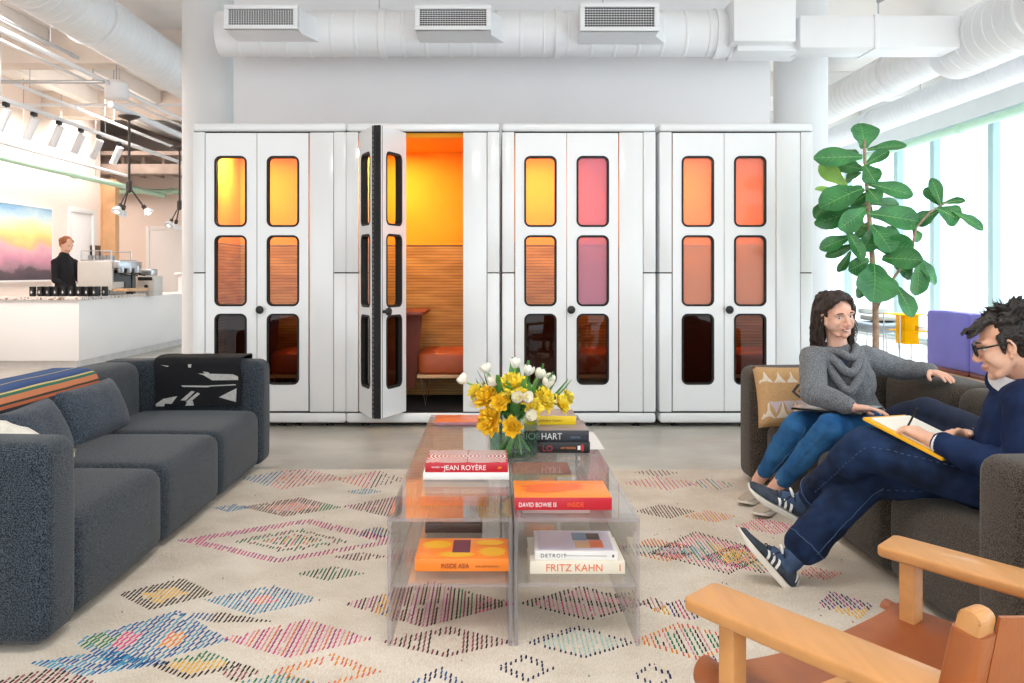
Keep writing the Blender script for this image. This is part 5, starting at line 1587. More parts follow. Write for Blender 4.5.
def fig_leaf(rec):
    bx, by, tx, ty, wd, dy = rec[:6]
    b = zz(bx, by, PD + dy * .4); tp = zz(tx, ty, PD + dy + R.uniform(-.06, .06))
    L = tp - b; ln = L.length * 1.1; ax = L.normalized()
    view = V((0, -1, .25)).normalized()
    side = ax.cross(view)
    if side.length < .1: side = ax.cross(V((0, 0, 1)))
    side.normalize()
    tiltn = R.uniform(-.5, .5)
    up = side.cross(ax).normalized()
    if up.dot(view) < 0: up = -up
    side = (side * math.cos(tiltn) + up * math.sin(tiltn)).normalized(); up = side.cross(ax).normalized()
    if up.z < 0 and abs(up.z) > .3: up = up
    w = wd / 2.529 * PD / FPX / 2 * 1.45
    nu, nv = 12, 8
    bm = B()
    def fn(u, v):
        f = u; s = v * 2 - 1
        prof = (math.sin(PI * min(1, f ** 1.25 * .93 + .05)) ** .62) * (.62 + .42 * f) * (1 if f < .97 else .7)
        if f < .5: prof *= 1 - .10 * math.sin(PI * f / .5)
        wave = .05 * math.sin(f * 19 + s * 2 + bx) * abs(s)
        q = b + ax * (ln * f) + side * (w * s * prof) + up * (w * (.28 * abs(s) ** 1.5 * prof - .5 * (f - .4) ** 2 + wave))
        return q
    sheet(bm, fn, nu, nv, .0015)
    if bm.faces: pass
    lf = obj('leaf', bm, m_figy if len(rec) > 6 else m_fig, tf, smooth=80)
    bm = B()
    tube(bm, [b - ax * .03] + [fn(k / 8, .5) + up * .001 for k in range(9)], [.003] * 2 + [.0035, .003, .003, .0025, .002, .002, .0015, .001], 5)
    for k in range(2, 8):
        for s in (.12, .88):
            tube(bm, [fn(k / 9, .5) + up * .0015, fn(min(1, k / 9 + .1), .5 + (s - .5) * .5) + up * .001, fn(min(1, k / 9 + .16), .5 + (s - .5) * .85) + up * .0005], [.0012, .0009, .0005], 4)
    obj('leaf_veins', bm, m_rib, lf)
for r_ec in LV: fig_leaf(r_ec)

# ---------------------------------------------------------------- lounge by the windows
m_purp = mk('violet_wool', '#8580d2', .9, var=.04, vs=4, bump=.2, bs=300)
m_ledge = mk('pale_wood_ledge', '#e6c8a4', .55, var=.06, vs=3, stretch=(1, 6, 1))
t = thing('wood_ledge', 'pale wooden ledge running behind the right sofa under the violet seats', 'ledge')
bm = B(); box(bm, 4.78, 5.9, 6.2, 10.4, .05, .115, .01); obj('ledge_board', bm, m_ledge, t)
bm = B(); box(bm, 4.86, 5.8, 6.3, 10.3, 0, .05); obj('ledge_plinth', bm, m_counter, t)
for k, (pa, pb, l) in enumerate(((926, 967.5, 'violet upholstered lounge seat farther from the man'), (968.5, 1016, 'violet upholstered lounge seat beside the head of the man'))):
    Xs = 4.95
    ya = Xs * FPX / (pa - VPX); yb = Xs * FPX / (pb - VPX)
    t = thing('lounge_sofa', l, 'seat')
    bm = B(); soft_slab(bm, Xs, Xs + .2, yb, ya, .16, .78, .04, 4, .008); obj('back_cushion', bm, m_purp, t)
    bm = B(); soft_slab(bm, Xs + .2, Xs + .85, yb, ya, .16, .42, .04, 4, .01); obj('seat_cushion', bm, m_purp, t)
    bm = B(); box(bm, Xs + .01, Xs + .84, yb + .01, ya - .01, .117, .163, .004); obj('base_board', bm, m_redw, t)
# grey shell lounge chair behind the trunk
t = thing('lounge_chair', 'grey padded lounge chair behind the trunk of the fig', 'chair')
CD = 11.6
m_gseat = mk('grey_seat_fabric', '#8f9aa4', .9, var=.04); m_gpale = mk('pale_seat_fabric', '#c3c4bf', .9, var=.04)
c = P(876, 327, CD)
bm = B(); superbox(bm, c, (.30, .3, .075), 32, 3, 4, fn=lambda q: V((q.x, q.y, q.z + .25 * q.x * q.x))); obj('seat_shell', bm, m_gseat, t, smooth=80)
bm = B(); superbox(bm, c + V((.06, .03, .12)), (.2, .25, .04), 28, 4, 4); obj('seat_cushion', bm, m_gpale, t, smooth=80)
bm = B(); superbox(bm, c + V((.06, .2, .2)), (.2, .07, .04), 28, 4, 4); obj('back_cushion', bm, m_gpale, t, smooth=80)
for dx in (-.22, .24):
    for dy in (-.2, .2):
        bm = B(); tube(bm, [c + V((dx * .8, dy * .8, -.03)), V((c.x + dx, c.y + dy, 0))], .009, 8); obj('leg', bm, m_steel, t)
# yellow side table with papers
t = thing('yellow_side_table', 'translucent yellow side table beyond the fig by the violet seats', 'table')
m_yac = clear('yellow_acrylic', '#ffd21a', .6, face=.75, facecol='#ffc80a')
TD = 10.6
a = P(905, 318, TD); b_ = P(919, 318, TD)
bm = B(); box(bm, a.x, b_.x, TD, TD + .25, .36, .70, .004); obj('acrylic_column', bm, m_yac, t)
bm = B(); box(bm, a.x - .09, b_.x + .1, TD - .05, TD + .4, .70, .712); obj('tabletop', bm, m_yac, t)
bm = B(); box(bm, a.x - .02, b_.x + .12, TD - .05, TD + .4, .505, .517); obj('shelf', bm, m_yac, t)
for dx in (a.x - .08, b_.x + .09):
    for dy in (TD - .04, TD + .39):
        bm = B(); tube(bm, [(dx, dy, .70), (dx, dy, 0)], .008, 8); obj('leg', bm, m_steel, t)
for k in range(3):
    bm = B(); x = b_.x - .05; box(bm, x, x + .14, TD + .0, TD + .3,   .518 + k * .02, .535 + k * .02, .002)
    tag(obj('magazine', bm, m_wht), ('bottom', 'middle', 'top')[k] + ' magazine of the pile on the yellow side table shelf', 'magazine')
# ---------------------------------------------------------------- people
m_skin = mk('light_skin', '#e0aa8e', .5, c2='#ecbda3', vs=12, spec=.35)
m_skin.node_tree.nodes['Principled BSDF'].inputs['Subsurface Weight'].default_value = .08
m_skin2 = mk('rosy_skin', '#e6ae96', .5, c2='#f0c2ac', vs=12, spec=.35)
m_lip = mk('lip_skin', '#c06a62', .4, var=.05)
m_lip2 = mk('pale_lip_skin', '#cf8f7c', .45, var=.05)
m_teeth = mk('teeth', '#f6f1ea', .3, var=.02)
m_eyew = mk('eye_white', '#efece8', .2, var=.02); m_iris = mk('brown_iris', '#3a241a', .2)
m_hairw = mk('dark_brown_hair', '#1f1512', .55, c2='#3c2a22', vs=30, stretch=(3, 3, .6), bump=.5, bs=90)
m_hairm = mk('black_brown_hair', '#15110f', .5, c2='#2c2522', vs=40, bump=.5, bs=110)
m_hairb = mk('copper_blond_hair', '#8a4d2c', .55, c2='#a8663c', vs=30, bump=.4, bs=90)

def hand_shapes(bm, wrist, d, n, t, curl=(.25, .35, .3), s=1.0, spread=.06, thumb=.9):
    """wrist point, pointing direction d, palm normal n (out of the palm), thumb side t"""
    d = V(d).normalized(); n = V(n); n = (n - d * n.dot(d)).normalized(); t0 = V(t); tt = n.cross(d).normalized()
    if tt.dot(t0) < 0: tt = -tt
    w = V(wrist)
    offs = (.033, .0115, -.0105, -.031); lens = (.070, .078, .072, .056); mets = (.086, .088, .083, .076)
    for i in range(4):
        kn = w + d * mets[i] * s + tt * offs[i] * s - n * .002
        capsule(bm, w + tt * offs[i] * .45 * s + d * .01, .0165 * s, kn, .0115 * s)
        dd = (d + tt * spread * (1.5 - i)).normalized(); p = kn; r = (.0098 - (.001 if i == 3 else 0)) * s
        for j, fr in enumerate((.45, .3, .25)):
            a = curl[j] * (1 + .12 * i)
            dd = (dd * math.cos(a) + n * math.sin(a)).normalized()
            # keep n orthogonal as the finger bends
            q = p + dd * lens[i] * fr * s
            capsule(bm, p, r, q, r * .9, 10); p = q; r *= .9
    # thumb leaves the side of the palm near its base
    p = w + d * .022 * s + tt * .024 * s
    dd = (d * .75 + tt * thumb + n * .35).normalized()
    for L_, r0, r1 in ((.042, .0155, .0125), (.032, .0118, .0105), (.026, .0105, .0085)):
        q = p + dd * L_ * s; capsule(bm, p, r0 * s, q, r1 * s, 10); p = q
        dd = (dd * .85 + d * .35).normalized()
    capsule(bm, w + d * .03 * s - n * 0, .018 * s, w + d * .065 * s, .018 * s)

def head_frame(c, fwd, up=(0, 0, 1), roll=0):
    f = V(fwd).normalized(); u = V(up); x = f.cross(u).normalized(); u = x.cross(f).normalized()
    M = Matrix(((x.x, f.x, u.x, c[0]), (x.y, f.y, u.y, c[1]), (x.z, f.z, u.z, c[2]), (0, 0, 0, 1)))
    return M @ Matrix.Rotation(roll, 4, 'Y')

def head_shapes(bm, H, s=1.0, male=False, smile=False, jaw=1.0):
    R3 = H.to_3x3()
    def E(c, r): ell(bm, H @ (V(c) * s), [k * s for k in r], R3, 22)
    def K(a, ra, b, rb): capsule(bm, H @ (V(a) * s), ra * s, H @ (V(b) * s), rb * s, 12)
    E((0, -.014, .036), (.073, .092, .080)); E((0, .03, .0), (.064, .062, .07))
    E((0, .036, -.035), (.055, .052, .06)); E((0, .04, -.068), (.043 * jaw, .042, .036)); E((0, .066, -.093), (.019 * jaw, .019, .017))
    for sx in (-1, 1):
        K((sx * .054, .004, -.045), .016, (sx * .03 * jaw, .05, -.088), .016)
        E((sx * .047, .026, -.032), (.020, .048, .042))
        E((sx * .036, .062, -.028 + (.004 if smile else 0)), (.023, .021, .02))
        K((sx * .048, .070, .024), .010, (sx * .012, .087, .024), .010)
        E((sx * .012, .1, -.034), (.0085, .011, .0075))
        # ear: rim and lobe
        pts = [V((sx * (.070 + .012 * (1 if 0 < k < 6 else 0)), -.004 + (-.014) * math.sin(k / 6 * PI) + .006, .022 - .055 * k / 6)) for k in range(7)]
        for a, b in zip(pts[:-1], pts[1:]): K(a, .006, b, .006)
        E((sx * .073, .0, -.01), (.006, .012, .02)); E((sx * .074, .003, -.034), (.007, .008, .009))
    K((0, .088, .012), .008, (0, .107, -.026), .011)
    up = .008 if smile else 0
    K((-.024, .078, -.056 + up), .005, (-.006, .09, -.057), .006); K((.024, .078, -.056 + up), .005, (.006, .09, -.057), .006); K((-.006, .091, -.057), .006, (.006, .091, -.057), .006)
    K((-.021, .078, -.06 + up * .7), .005, (0, .089, -.068), .0065); K((.021, .078, -.06 + up * .7), .005, (0, .089, -.068), .0065)

def face_post(H, s):
    Hi = H.inverted(); R3 = H.to_3x3()
    def post(co, n):
        q = (Hi @ co) / s
        if q.y > .03 and abs(q.z) < .06:
            dy = 0
            for sx in (-1, 1):
                r2 = ((q.x - sx * .031) / .016) ** 2 + ((q.z - .006) / .011) ** 2
                dy -= .008 * math.exp(-r2)
            if abs(dy) > .0003: return co + R3 @ V((0, dy * s, 0))
        return co
    return post

def face_details(person, body, H, s=1.0, smile=False, look=0.0, brow='#2a1c16'):
    Hi = H.inverted(); R3 = H.to_3x3()
    me = body.data
    me.materials.append(m_lip if smile else m_lip2)
    for p in me.polygons:
        q = (Hi @ p.center) / s
        if q.y > .07 and -.078 < q.z < -.045 and abs(q.x) < .028:
            zc_ = -.0615 + (.008 * (q.x / .024) ** 2 if smile else 0)
            if abs(q.z - zc_) < .0105 * (1 - abs(q.x) / .03) + .001: p.material_index = 1
    mb = mk('eyebrow_' + person.name, brow, .8)
    for sx in (-1, 1):
        bm = B(); c = H @ (V((sx * .031, .0685, .006)) * s); ell(bm, c, (.0128 * s, .0128 * s, .0115 * s), R3, 16)
        e = obj('eye', bm, m_eyew, person, smooth=80)
        bm = B(); c = H @ (V((sx * .031 + look * .004, .0795, .005)) * s); ell(bm, c, (.0052 * s, .0025 * s, .0052 * s), R3, 12); obj('iris', bm, m_iris, e, smooth=80)
        bm = B()
        tube(bm, [H @ (V((sx * (.031 + .0135 * a), .079 - .004 * a * a, .0125 - .006 * a * a)) * s) for a in (-1, -.5, 0, .5, 1)], [.0008 * s, .0014 * s, .0016 * s, .0014 * s, .0008 * s], 6); obj('eyelashes', bm, mb, e)
        bm = B()
        tube(bm, [H @ (V((sx * (.031 + .02 * a), .0935 - .009 * (a + .4) ** 2, .0295 - .005 * a * a)) * s) for a in (-1, -.5, 0, .5, 1)], [.0015 * s, .003 * s, .003 * s, .0026 * s, .001 * s], 6); obj('eyebrow', bm, mb, person)
    if smile:
        bm = B(); tube(bm, [H @ (V((.016 * a, .0945 - .006 * a * a, -.0625 + .0055 * a * a)) * s) for a in (-1, -.6, -.2, .2, .6, 1)], [.001 * s, .0026 * s, .0034 * s, .0034 * s, .0026 * s, .001 * s], 8); obj('teeth', bm, m_teeth, person, smooth=80)

# ---- shoes
def shoe(person, heel, toe_dir, up, L=.285, m_up=None, m_sole=None, stripes=None, laces=None, side=1, w=.047, low=False, tab=None):
    x = V(toe_dir).normalized(); u = V(up); u = (u - x * u.dot(x)).normalized(); y = u.cross(x).normalized()
    M = Matrix(((x.x, y.x, u.x, heel[0]), (x.y, y.y, u.y, heel[1]), (x.z, y.z, u.z, heel[2]), (0, 0, 0, 1)))
    # local: x heel->toe 0..L, y left, z up
    st = [(0.0, .55, .062), (.04, .8, .073), (.14, .92, .078), (.26, .9, .076), (.38, .86, .074), (.5, .9, .064), (.62, 1.0, .053), (.74, 1.02, .046), (.86, .9, .041), (.95, .74, .041), (1.0, .42, .033)]
    if low: st = [(a, b, c * .8) for a, b, c in st]
    def outline(k, grow=0):
        return [(st_[0] * L + (grow if st_[0] > .5 else -grow if st_[0] < .05 else 0), st_[1] * w + grow) for st_ in st]
    bm = B(); rings = []
    n = 20
    for f, b, h in st:
        r = []
        for k in range(n):
            a = -PI / 2 + 2 * PI * k / n
            cx = math.copysign(abs(math.cos(a)) ** .7, math.cos(a)); sz = math.sin(a)
            z = .022 + (h - .022) * (.5 + .5 * math.copysign(abs(sz) ** (.8 if sz > 0 else .5), sz))
            taper = 1 - .42 * max(0, sz) * (1 if f < .5 else .6)
            r.append(M @ V((f * L + (.01 if f == 0 and sz > .3 else 0), b * w * cx * taper, z)))
        rings.append(r)
    ring_loft(bm, rings)
    sh = obj('shoe', bm, m_up, person, smooth=80)
    bm = B()
    o = outline(0, .003)
    poly = [(a, b) for a, b in o] + [(a, -b) for a, b in reversed(o)]
    rr = []
    for z, sc_ in ((0, .97), (.004, 1.0), (.019, 1.0), (.023, .98)):
        rr.append([M @ V((L / 2 + (a - L / 2) * sc_, b * sc_, z + (.012 * max(0, a / L - .8) * 5 if z < .01 else .006 * max(0, a / L - .8)))) for a, b in poly])
    ring_loft(bm, rr); bmesh.ops.recalc_face_normals(bm, faces=list(bm.faces)); obj('sole', bm, m_sole, sh, smooth=50)
    def side_pt(f, zf, sd, off=.0022):
        # point on the flank of the upper
        for (f0, b0, h0), (f1, b1, h1) in zip(st[:-1], st[1:]):
            if f <= f1:
                g = (f - f0) / (f1 - f0); b = b0 + (b1 - b0) * g; h = h0 + (h1 - h0) * g; break
        sz = zf * 2 - 1
        cx = math.sqrt(max(0, 1 - sz * sz)) ** .7
        z = .022 + (h - .022) * (.5 + .5 * math.copysign(abs(sz) ** (.8 if sz > 0 else .5), sz))
        taper = 1 - .42 * max(0, sz) * (1 if f < .5 else .6)
        return M @ V((f * L, sd * (b * w * cx * taper + off), z + off * max(0, sz)))
    if stripes:
        for sd in (-1, 1):
            for k in range(3):
                bm = B(); f0 = .36 + .085 * k; rows = []
                for j in range(7):
                    g = j / 6; zf = .12 + .76 * g; ff = f0 + .07 * g
                    rows.append([side_pt(ff - .019, zf, sd), side_pt(ff + .019, zf, sd)])
                vv = [[bm.verts.new(p) for p in r] for r in rows]
                for a, b in zip(vv[:-1], vv[1:]): bm.faces.new((a[0], a[1], b[1], b[0]))
                ob = obj('stripe', bm, stripes, sh, smooth=80)
    if tab:
        bm = B()
        for sd in (-1, 1):
            rows = []
            for j in range(5):
                g = j / 4; zf = .5 + .45 * g
                rows.append([side_pt(.0, zf, sd, .003), side_pt(.08, zf, sd, .003), side_pt(.13 - .05 * (1 - g), zf, sd, .003)])
            vv = [[bm.verts.new(p) for p in r] for r in rows]
            for a, b in zip(vv[:-1], vv[1:]):
                for q in range(2): bm.faces.new((a[q], a[q + 1], b[q + 1], b[q]))
        obj('heel_tab', bm, tab, sh, smooth=80)
        bm = B(); superbox(bm, (0, 0, 0), (.032, .02, .006), 16, 3, 4); 
        bmesh.ops.transform(bm, matrix=M @ Matrix.Translation((L * .42, 0, .082)) @ Matrix.Rotation(math.radians(-35), 4, 'Y'), verts=list(bm.verts)); obj('tongue', bm, tab, sh, smooth=80)
    if laces:
        bm = B()
        for k in range(6):
            f = .40 + .045 * k; zt = .079 - .022 * max(0, (f - .42) / .25)
            tube(bm, [M @ V((f * L, sd * .02, zt - .006 if abs(sd) == 1 else zt)) for sd in (-1, -.5, 0, .5, 1)], .0028, 6)
        for sd in (-1, 1):
            tube(bm, [M @ V((.42 * L, 0, .083)), M @ V((.44 * L, sd * .03, .094)), M @ V((.41 * L, sd * .048, .082)), M @ V((.42 * L, sd * .01, .083))], .0025, 6)
            tube(bm, [M @ V((.42 * L, 0, .083)), M @ V((.5 * L, sd * .03, .075)), M @ V((.53 * L, sd * .048, .055))], .0025, 6)
        obj('laces', bm, laces, sh, smooth=80)
    return M

# ================================================================= the man
man = thing('person', 'person with glasses and navy sweater sitting cross-legged, writing in a yellow notebook', 'person')
Hm = head_frame((1.762, 3.07, .955), (-.88, .38, -.24), (0, 0, 1), 0)
pel = V((1.82, 3.15, .50)); che = V((1.845, 3.09, .70)); nb = V((1.83, 3.10, .835))
sL = V((1.745, 2.93, .775)); sR = V((1.90, 3.27, .775))
eL = V((1.70, 2.87, .545)); wL = P(931, 440, 3.12)
eR = V((1.86, 3.36, .56)); wR = P(965, 436, 3.27)
h1 = V((1.76, 3.05, .485)); k1 = V((1.385, 3.32, .555)); a1 = V((1.29, 3.63, .295))
h2 = V((1.83, 3.25, .475)); k2 = V((1.435, 3.43, .425)); a2 = V((1.165, 3.43, .13))
fx1 = V((-.86, .02, .50)).normalized(); fu1 = V((.42, -.3, .85)); heel1 = P(807, 525, 3.69)
fx2 = V((-.66, .02, .75)).normalized(); fu2 = V((.74, -.09, .66)); heel2 = P(786, 590, 3.44)
bm = B()
head_shapes(bm, Hm, 1.0, male=True, jaw=1.15)
capsule(bm, Hm @ V((0, -.03, -.05)), .056, nb, .062)
chain(bm, [nb, che, pel], [.07, .125, .13]); capsule(bm, sL, .055, sR, .055)
ell(bm, che + V((-.01, 0, -.02)), (.11, .15, .15)); ell(bm, pel, (.13, .15, .11))
chain(bm, [sL, eL, wL], [.05, .04, .027]); chain(bm, [sR, eR, wR], [.05, .04, .027])
chain(bm, [h1, k1, a1], [.085, .06, .04]); chain(bm, [h2, k2, a2], [.085, .06, .04])
for a, hl, fx in ((a1, heel1, fx1), (a2, heel2, fx2)):
    u_ = (fu1 if fx is fx1 else fu2).normalized(); capsule(bm, a, .036, hl + fx * .06 + u_ * .045, .026); capsule(bm, hl + fx * .05 + u_ * .04, .024, hl + fx * .17 + u_ * .032, .015)
hand_shapes(bm, wL, P(904, 426, 3.22) - wL, (-.1, .1, -1), (.4, .6, .1), (.3, .5, .4), 1.0)
hand_shapes(bm, wR, P(936, 430, 3.20) - wR, (-.2, -.45, -.8), (-.3, -.8, .2), (.35, .55, .45), .98)
body = melt('body', bm, .0042, 2, m_skin, man, post=face_post(Hm, 1.0))
face_details(man, body, Hm, 1.0, look=.5, brow='#1d1613')
# jeans
m_jd = mk('indigo_denim', '#121d33', .85, c2='#22375c', vs=9, bump=.3, bs=420, spec=.2)
m_seam = mk('denim_seam_thread', '#3f5578', .8)
bm = B()
chain(bm, [pel + V((.03, .02, .02)), h1.lerp(k1, .1) + V((0, 0, .0)), h1.lerp(k1, .6), k1, k1.lerp(a1, .4), a1.lerp(k1, .10)], [.13, .115, .098, .083, .078, .07])
chain(bm, [pel, h2, h2.lerp(k2, .6), k2, k2.lerp(a2, .4), a2.lerp(k2, .13)], [.13, .115, .098, .085, .080, .080])
ell(bm, pel + V((.02, 0, -.01)), (.15, .18, .12))
jm = melt('jeans', bm, .008, 6, m_jd, man, amp=.0085, nscale=11, stretchn=(1, 1, 1.4))
# trouser side seams and hems
from mathutils.bvhtree import BVHTree
def on_surface(o, pts, off=.002):
    bv = BVHTree.FromPolygons([v.co for v in o.data.vertices], [p.vertices[:] for p in o.data.polygons])
    out = []
    for p in pts:
        c, n, i, d = bv.find_nearest(p)
        out.append(c + n * off)
    return out
def seam_line(o, a, b, side, ra, rb, k=30, m=None, r=.0016, dash=False):
    pts = [V(a).lerp(V(b), i / k) + V(side).normalized() * (ra + (rb - ra) * i / k) for i in range(k + 1)]
    pts = on_surface(o, pts)
    bm = B()
    if dash:
        for i in range(0, k - 1, 2): tube(bm, [pts[i], pts[i + 1]], r, 4)
    else: tube(bm, pts, r, 5)
    return obj('seam', bm, m or m_seam, o, smooth=80)
cv = V((-.35, -1, .3))
seam_line(jm, h1, k1, cv, .12, .1, 40, dash=True); seam_line(jm, k1, a1.lerp(k1, .12), V((-.5, -1, .2)), .1, .09, 34, dash=True)
seam_line(jm, k2, a2.lerp(k2, .12), V((.2, -1, -.2)), .1, .09, 34); seam_line(jm, h2.lerp(k2, .4), k2, V((-.1, -1, -.4)), .1, .1, 20, dash=True)
def cuff_ring(o, c, ax, r, m, rr=.0022):
    u, w = frame_of(ax); pts = on_surface(o, [c + (u * math.cos(2 * PI * k / 28) + w * math.sin(2 * PI * k / 28)) * r for k in range(29)], .0005)
    bm = B(); tube(bm, pts, rr, 5, caps=False); return obj('hem', bm, m, o, smooth=80)
cuff_ring(jm, a1.lerp(k1, .12), a1 - k1, .09, m_seam); cuff_ring(jm, a2.lerp(k2, .14), a2 - k2, .1, m_seam)
# socks
m_sock = mk('blue_grey_sock', '#3c5170', .9, var=.1, vs=60, bump=.4, bs=250)
for nm_, a, k, hl, fx, fu in (('s', a1, k1, heel1, fx1, fu1), ('s', a2, k2, heel2, fx2, fu2)):
    bm = B(); u_ = fu.normalized()
    chain(bm, [a.lerp(k, .2), a, hl + fx * .075 + u_ * .055, hl + fx * .14 + u_ * .045], [.045, .046, .045, .034]); melt('sock', bm, .006, 3, m_sock, man, amp=.002, nscale=30)
# sneakers
m_suede = mk('slate_suede', '#2c3440', .9, c2='#3f4856', vs=30, bump=.3, bs=200); m_sole = mk('off_white_rubber', '#e9e3d8', .6, var=.03)
m_stripe = mk('white_leather_stripe', '#f4f3f0', .5, var=.02); m_lace = mk('navy_lace', '#171d2c', .8)
for hl, fx, fu in ((heel1, fx1, fu1), (heel2, fx2, fu2)):
    shoe(man, hl, fx, fu, .285, m_suede, m_sole, m_stripe, m_lace, w=.05, tab=m_stripe)
# sweater, shirt collar and cuffs
m_swm = mk('navy_knit', '#17223f', .9, c2='#223358', vs=7, bump=.3, bs=260, spec=.15)
m_shirt = mk('white_shirt_cotton', '#eef0f5', .8, var=.02, vs=20)
bm = B()
chain(bm, [nb + V((.01, 0, -.02)), che, pel + V((0, 0, .0))], [.075, .142, .15]); capsule(bm, sL, .07, sR, .07)
ell(bm, che + V((-.012, 0, -.02)), (.125, .17, .16)); ell(bm, pel + V((-.01, 0, .01)), (.15, .17, .10))
wLs = wL.lerp(eL, .13); wRs = wR.lerp(eR, .30)
chain(bm, [sL, sL.lerp(eL, .5), eL, eL.lerp(wLs, .5), wLs], [.072, .066, .062, .056, .040]); chain(bm, [sR, eR, wRs], [.072, .062, .042])
sw = melt('sweater', bm, .008, 6, m_swm, man, amp=.009, nscale=13, stretchn=(1, 1, .7))
bm = B(); ca = (Hm @ V((0, -.03, -.05)))
axn = (ca - nb).normalized(); u, w = frame_of(axn)
rings = []
for f, r in ((-.1, .082), (.25, .076), (.55, .071), (.57, .074), (.30, .084), (.05, .094)):
    rings.append([nb.lerp(ca, f) + (u * math.cos(2 * PI * k / 30) + w * math.sin(2 * PI * k / 30)) * r + V((-.012 * (1 if f < .4 else 0), 0, 0)) for k in range(30)])
ring_loft(bm, rings, False, False); obj('shirt_collar', bm, m_shirt, man, smooth=80)
bm = B(); tube(bm, [nb.lerp(ca, -.02) + (u * math.cos(2 * PI * k / 30) + w * math.sin(2 * PI * k / 30)) * .098 + V((-.01, 0, -.004)) for k in range(31)], .008, 8, caps=False); obj('sweater_neckband', bm, m_swm, sw, smooth=80)
for wv, ev in ((wL, eL), (wR, eR)):
    f0, f1 = (.06, .22) if wv is wL else (.22, .34)
    a, b = wv.lerp(ev, f0), wv.lerp(ev, f1); bm = B()
    tube(bm, [a, a.lerp(b, .1), a.lerp(b, .9), b], [.033, .037, .038, .034], 20); obj('shirt_cuff', bm, m_shirt, man, smooth=60)
# hair
def hair_cap(bm, H, s, back=.0):
    R3 = H.to_3x3()
    ell(bm, H @ (V((0, -.03, .040)) * s), [k * s for k in (.083, .090, .083)], R3, 24)
    ell(bm, H @ (V((0, -.055, -.005)) * s), [k * s for k in (.076, .06, .075)], R3, 24)
bm = B(); hair_cap(bm, Hm, 1.0)
rh = random.Random(3)
for i in range(90):
    a = rh.uniform(-PI, PI); el = rh.uniform(.15, 1.45)
    o = V((math.sin(a) * math.cos(el), math.cos(a) * math.cos(el), math.sin(el)))
    if o.y > .6 and o.z < .55: continue
    p = V((0, -.03, .045)) + V((o.x * .082, o.y * .088, o.z * .084))
    tan = V((rh.uniform(-.4, .4), .8 if o.y > 0 else -.3, rh.uniform(-.2, .5)))
    q = p + tan.normalized() * rh.uniform(.02, .04) + o * .001
    capsule(bm, Hm @ p, .010, Hm @ q, .003, 8)
for i in range(16):   # forelock swept over the forehead
    x = -.05 + .1 * i / 15
    p = V((x, .045, .095)); q = V((x + rh.uniform(-.02, .01), .10 + rh.uniform(-.01, .02), .06 + rh.uniform(-.015, .02)))
    capsule(bm, Hm @ p, .015, Hm @ q, .004, 8)
for sx in (-1, 1):
    capsule(bm, Hm @ V((sx * .07, .022, .03)), .013, Hm @ V((sx * .069, .02, -.018)), .007)
    capsule(bm, Hm @ V((sx * .06, -.06, .0)), .026, Hm @ V((sx * .04, -.075, -.055)), .02)
melt('hair', bm, .0038, 3, m_hairm, man, amp=.004, nscale=45)
bm = B()
for i in range(110):
    a = rh.uniform(-PI, PI); el = rh.uniform(.1, 1.5)
    o = V((math.sin(a) * math.cos(el), math.cos(a) * math.cos(el), math.sin(el)))
    if o.y > .5 and o.z < .5: continue
    p = V((0, -.03, .045)) + V((o.x * .086, o.y * .094, o.z * .09)); tn = V((rh.uniform(-1, 1), rh.uniform(-.2, 1), rh.uniform(-.2, .6))).normalized()
    tube(bm, [Hm @ p, Hm @ (p + tn * .02 + o * .002), Hm @ (p + tn * .04 + o * .001)], [.0022, .0018, .0004], 4)
for i in range(14):
    x = rh.uniform(-.06, .05); p = V((x, .08, .075))
    tube(bm, [Hm @ p, Hm @ (p + V((-.004, .03, .004))), Hm @ (p + V((rh.uniform(-.02, .01), .05, -.012)))], [.0025, .002, .0004], 4)
obj('loose_hair', bm, m_hairm, man, smooth=80)
# glasses
g_ = bpy.data.objects.new('glasses', None); 
bm = B()
for sx in (-1, 1):
    rr = rrect(-.026, .026, -.018, .018, .013, 5)
    pts = [Hm @ V((sx * .033 + a, .104 - .25 * abs(sx * .033 + a) * .3, .004 + b)) for a, b in rr]; tube(bm, pts + [pts[0]], .0032, 8, caps=False)
    tube(bm, [Hm @ V((sx * .058, .098, .012)), Hm @ V((sx * .078, .07, .012)), Hm @ V((sx * .084, .0, .014)), Hm @ V((sx * .082, -.012, -.004))], .0032, 8)
tube(bm, [Hm @ V((-.008, .106, .008)), Hm @ V((.008, .106, .008))], .003, 8)
gl = obj('glasses_frame', bm, m_black, man, smooth=80)
bm = B()
for sx in (-1, 1):
    bm.faces.new([bm.verts.new(Hm @ V((sx * .033 + a, .103 - .25 * abs(sx * .033 + a) * .3, .004 + b))) for a, b in rrect(-.025, .025, -.017, .017, .013, 5)])
obj('lens', bm, clear('spectacle_lens', '#f3f6f8', .8), gl, smooth=0)

# notebook on his knee
m_note = mk('yellow_notebook_card', '#f0b41e', .6, var=.04, vs=20)
A_, B_, D_ = P(863, 417, 3.30), P(943, 458, 3.05), P(891, 408, 3.50)
xx = (B_ - A_); yy = (D_ - A_); Lx, Ly = xx.length, yy.length; xx.normalize(); yy = (yy - xx * yy.dot(xx)).normalized(); nz_ = xx.cross(yy).normalized()
if nz_.z < 0: nz_ = -nz_
MN = Matrix(((xx.x, yy.x, nz_.x, A_.x), (xx.y, yy.y, nz_.y, A_.y), (xx.z, yy.z, nz_.z, A_.z), (0, 0, 0, 1)))
t = thing('notebook', 'open yellow notebook with white pages resting on the crossed leg', 'notebook')
bm = B(); box(bm, 0, Lx, 0, Ly, -.012, .0, .003, mtx=MN); obj('cover', bm, m_note, t)
bm = B(); box(bm, .02, Lx * .96, .02, Ly - .005, .0, .006, .0015, mtx=MN); obj('pages', bm, m_paper, t)
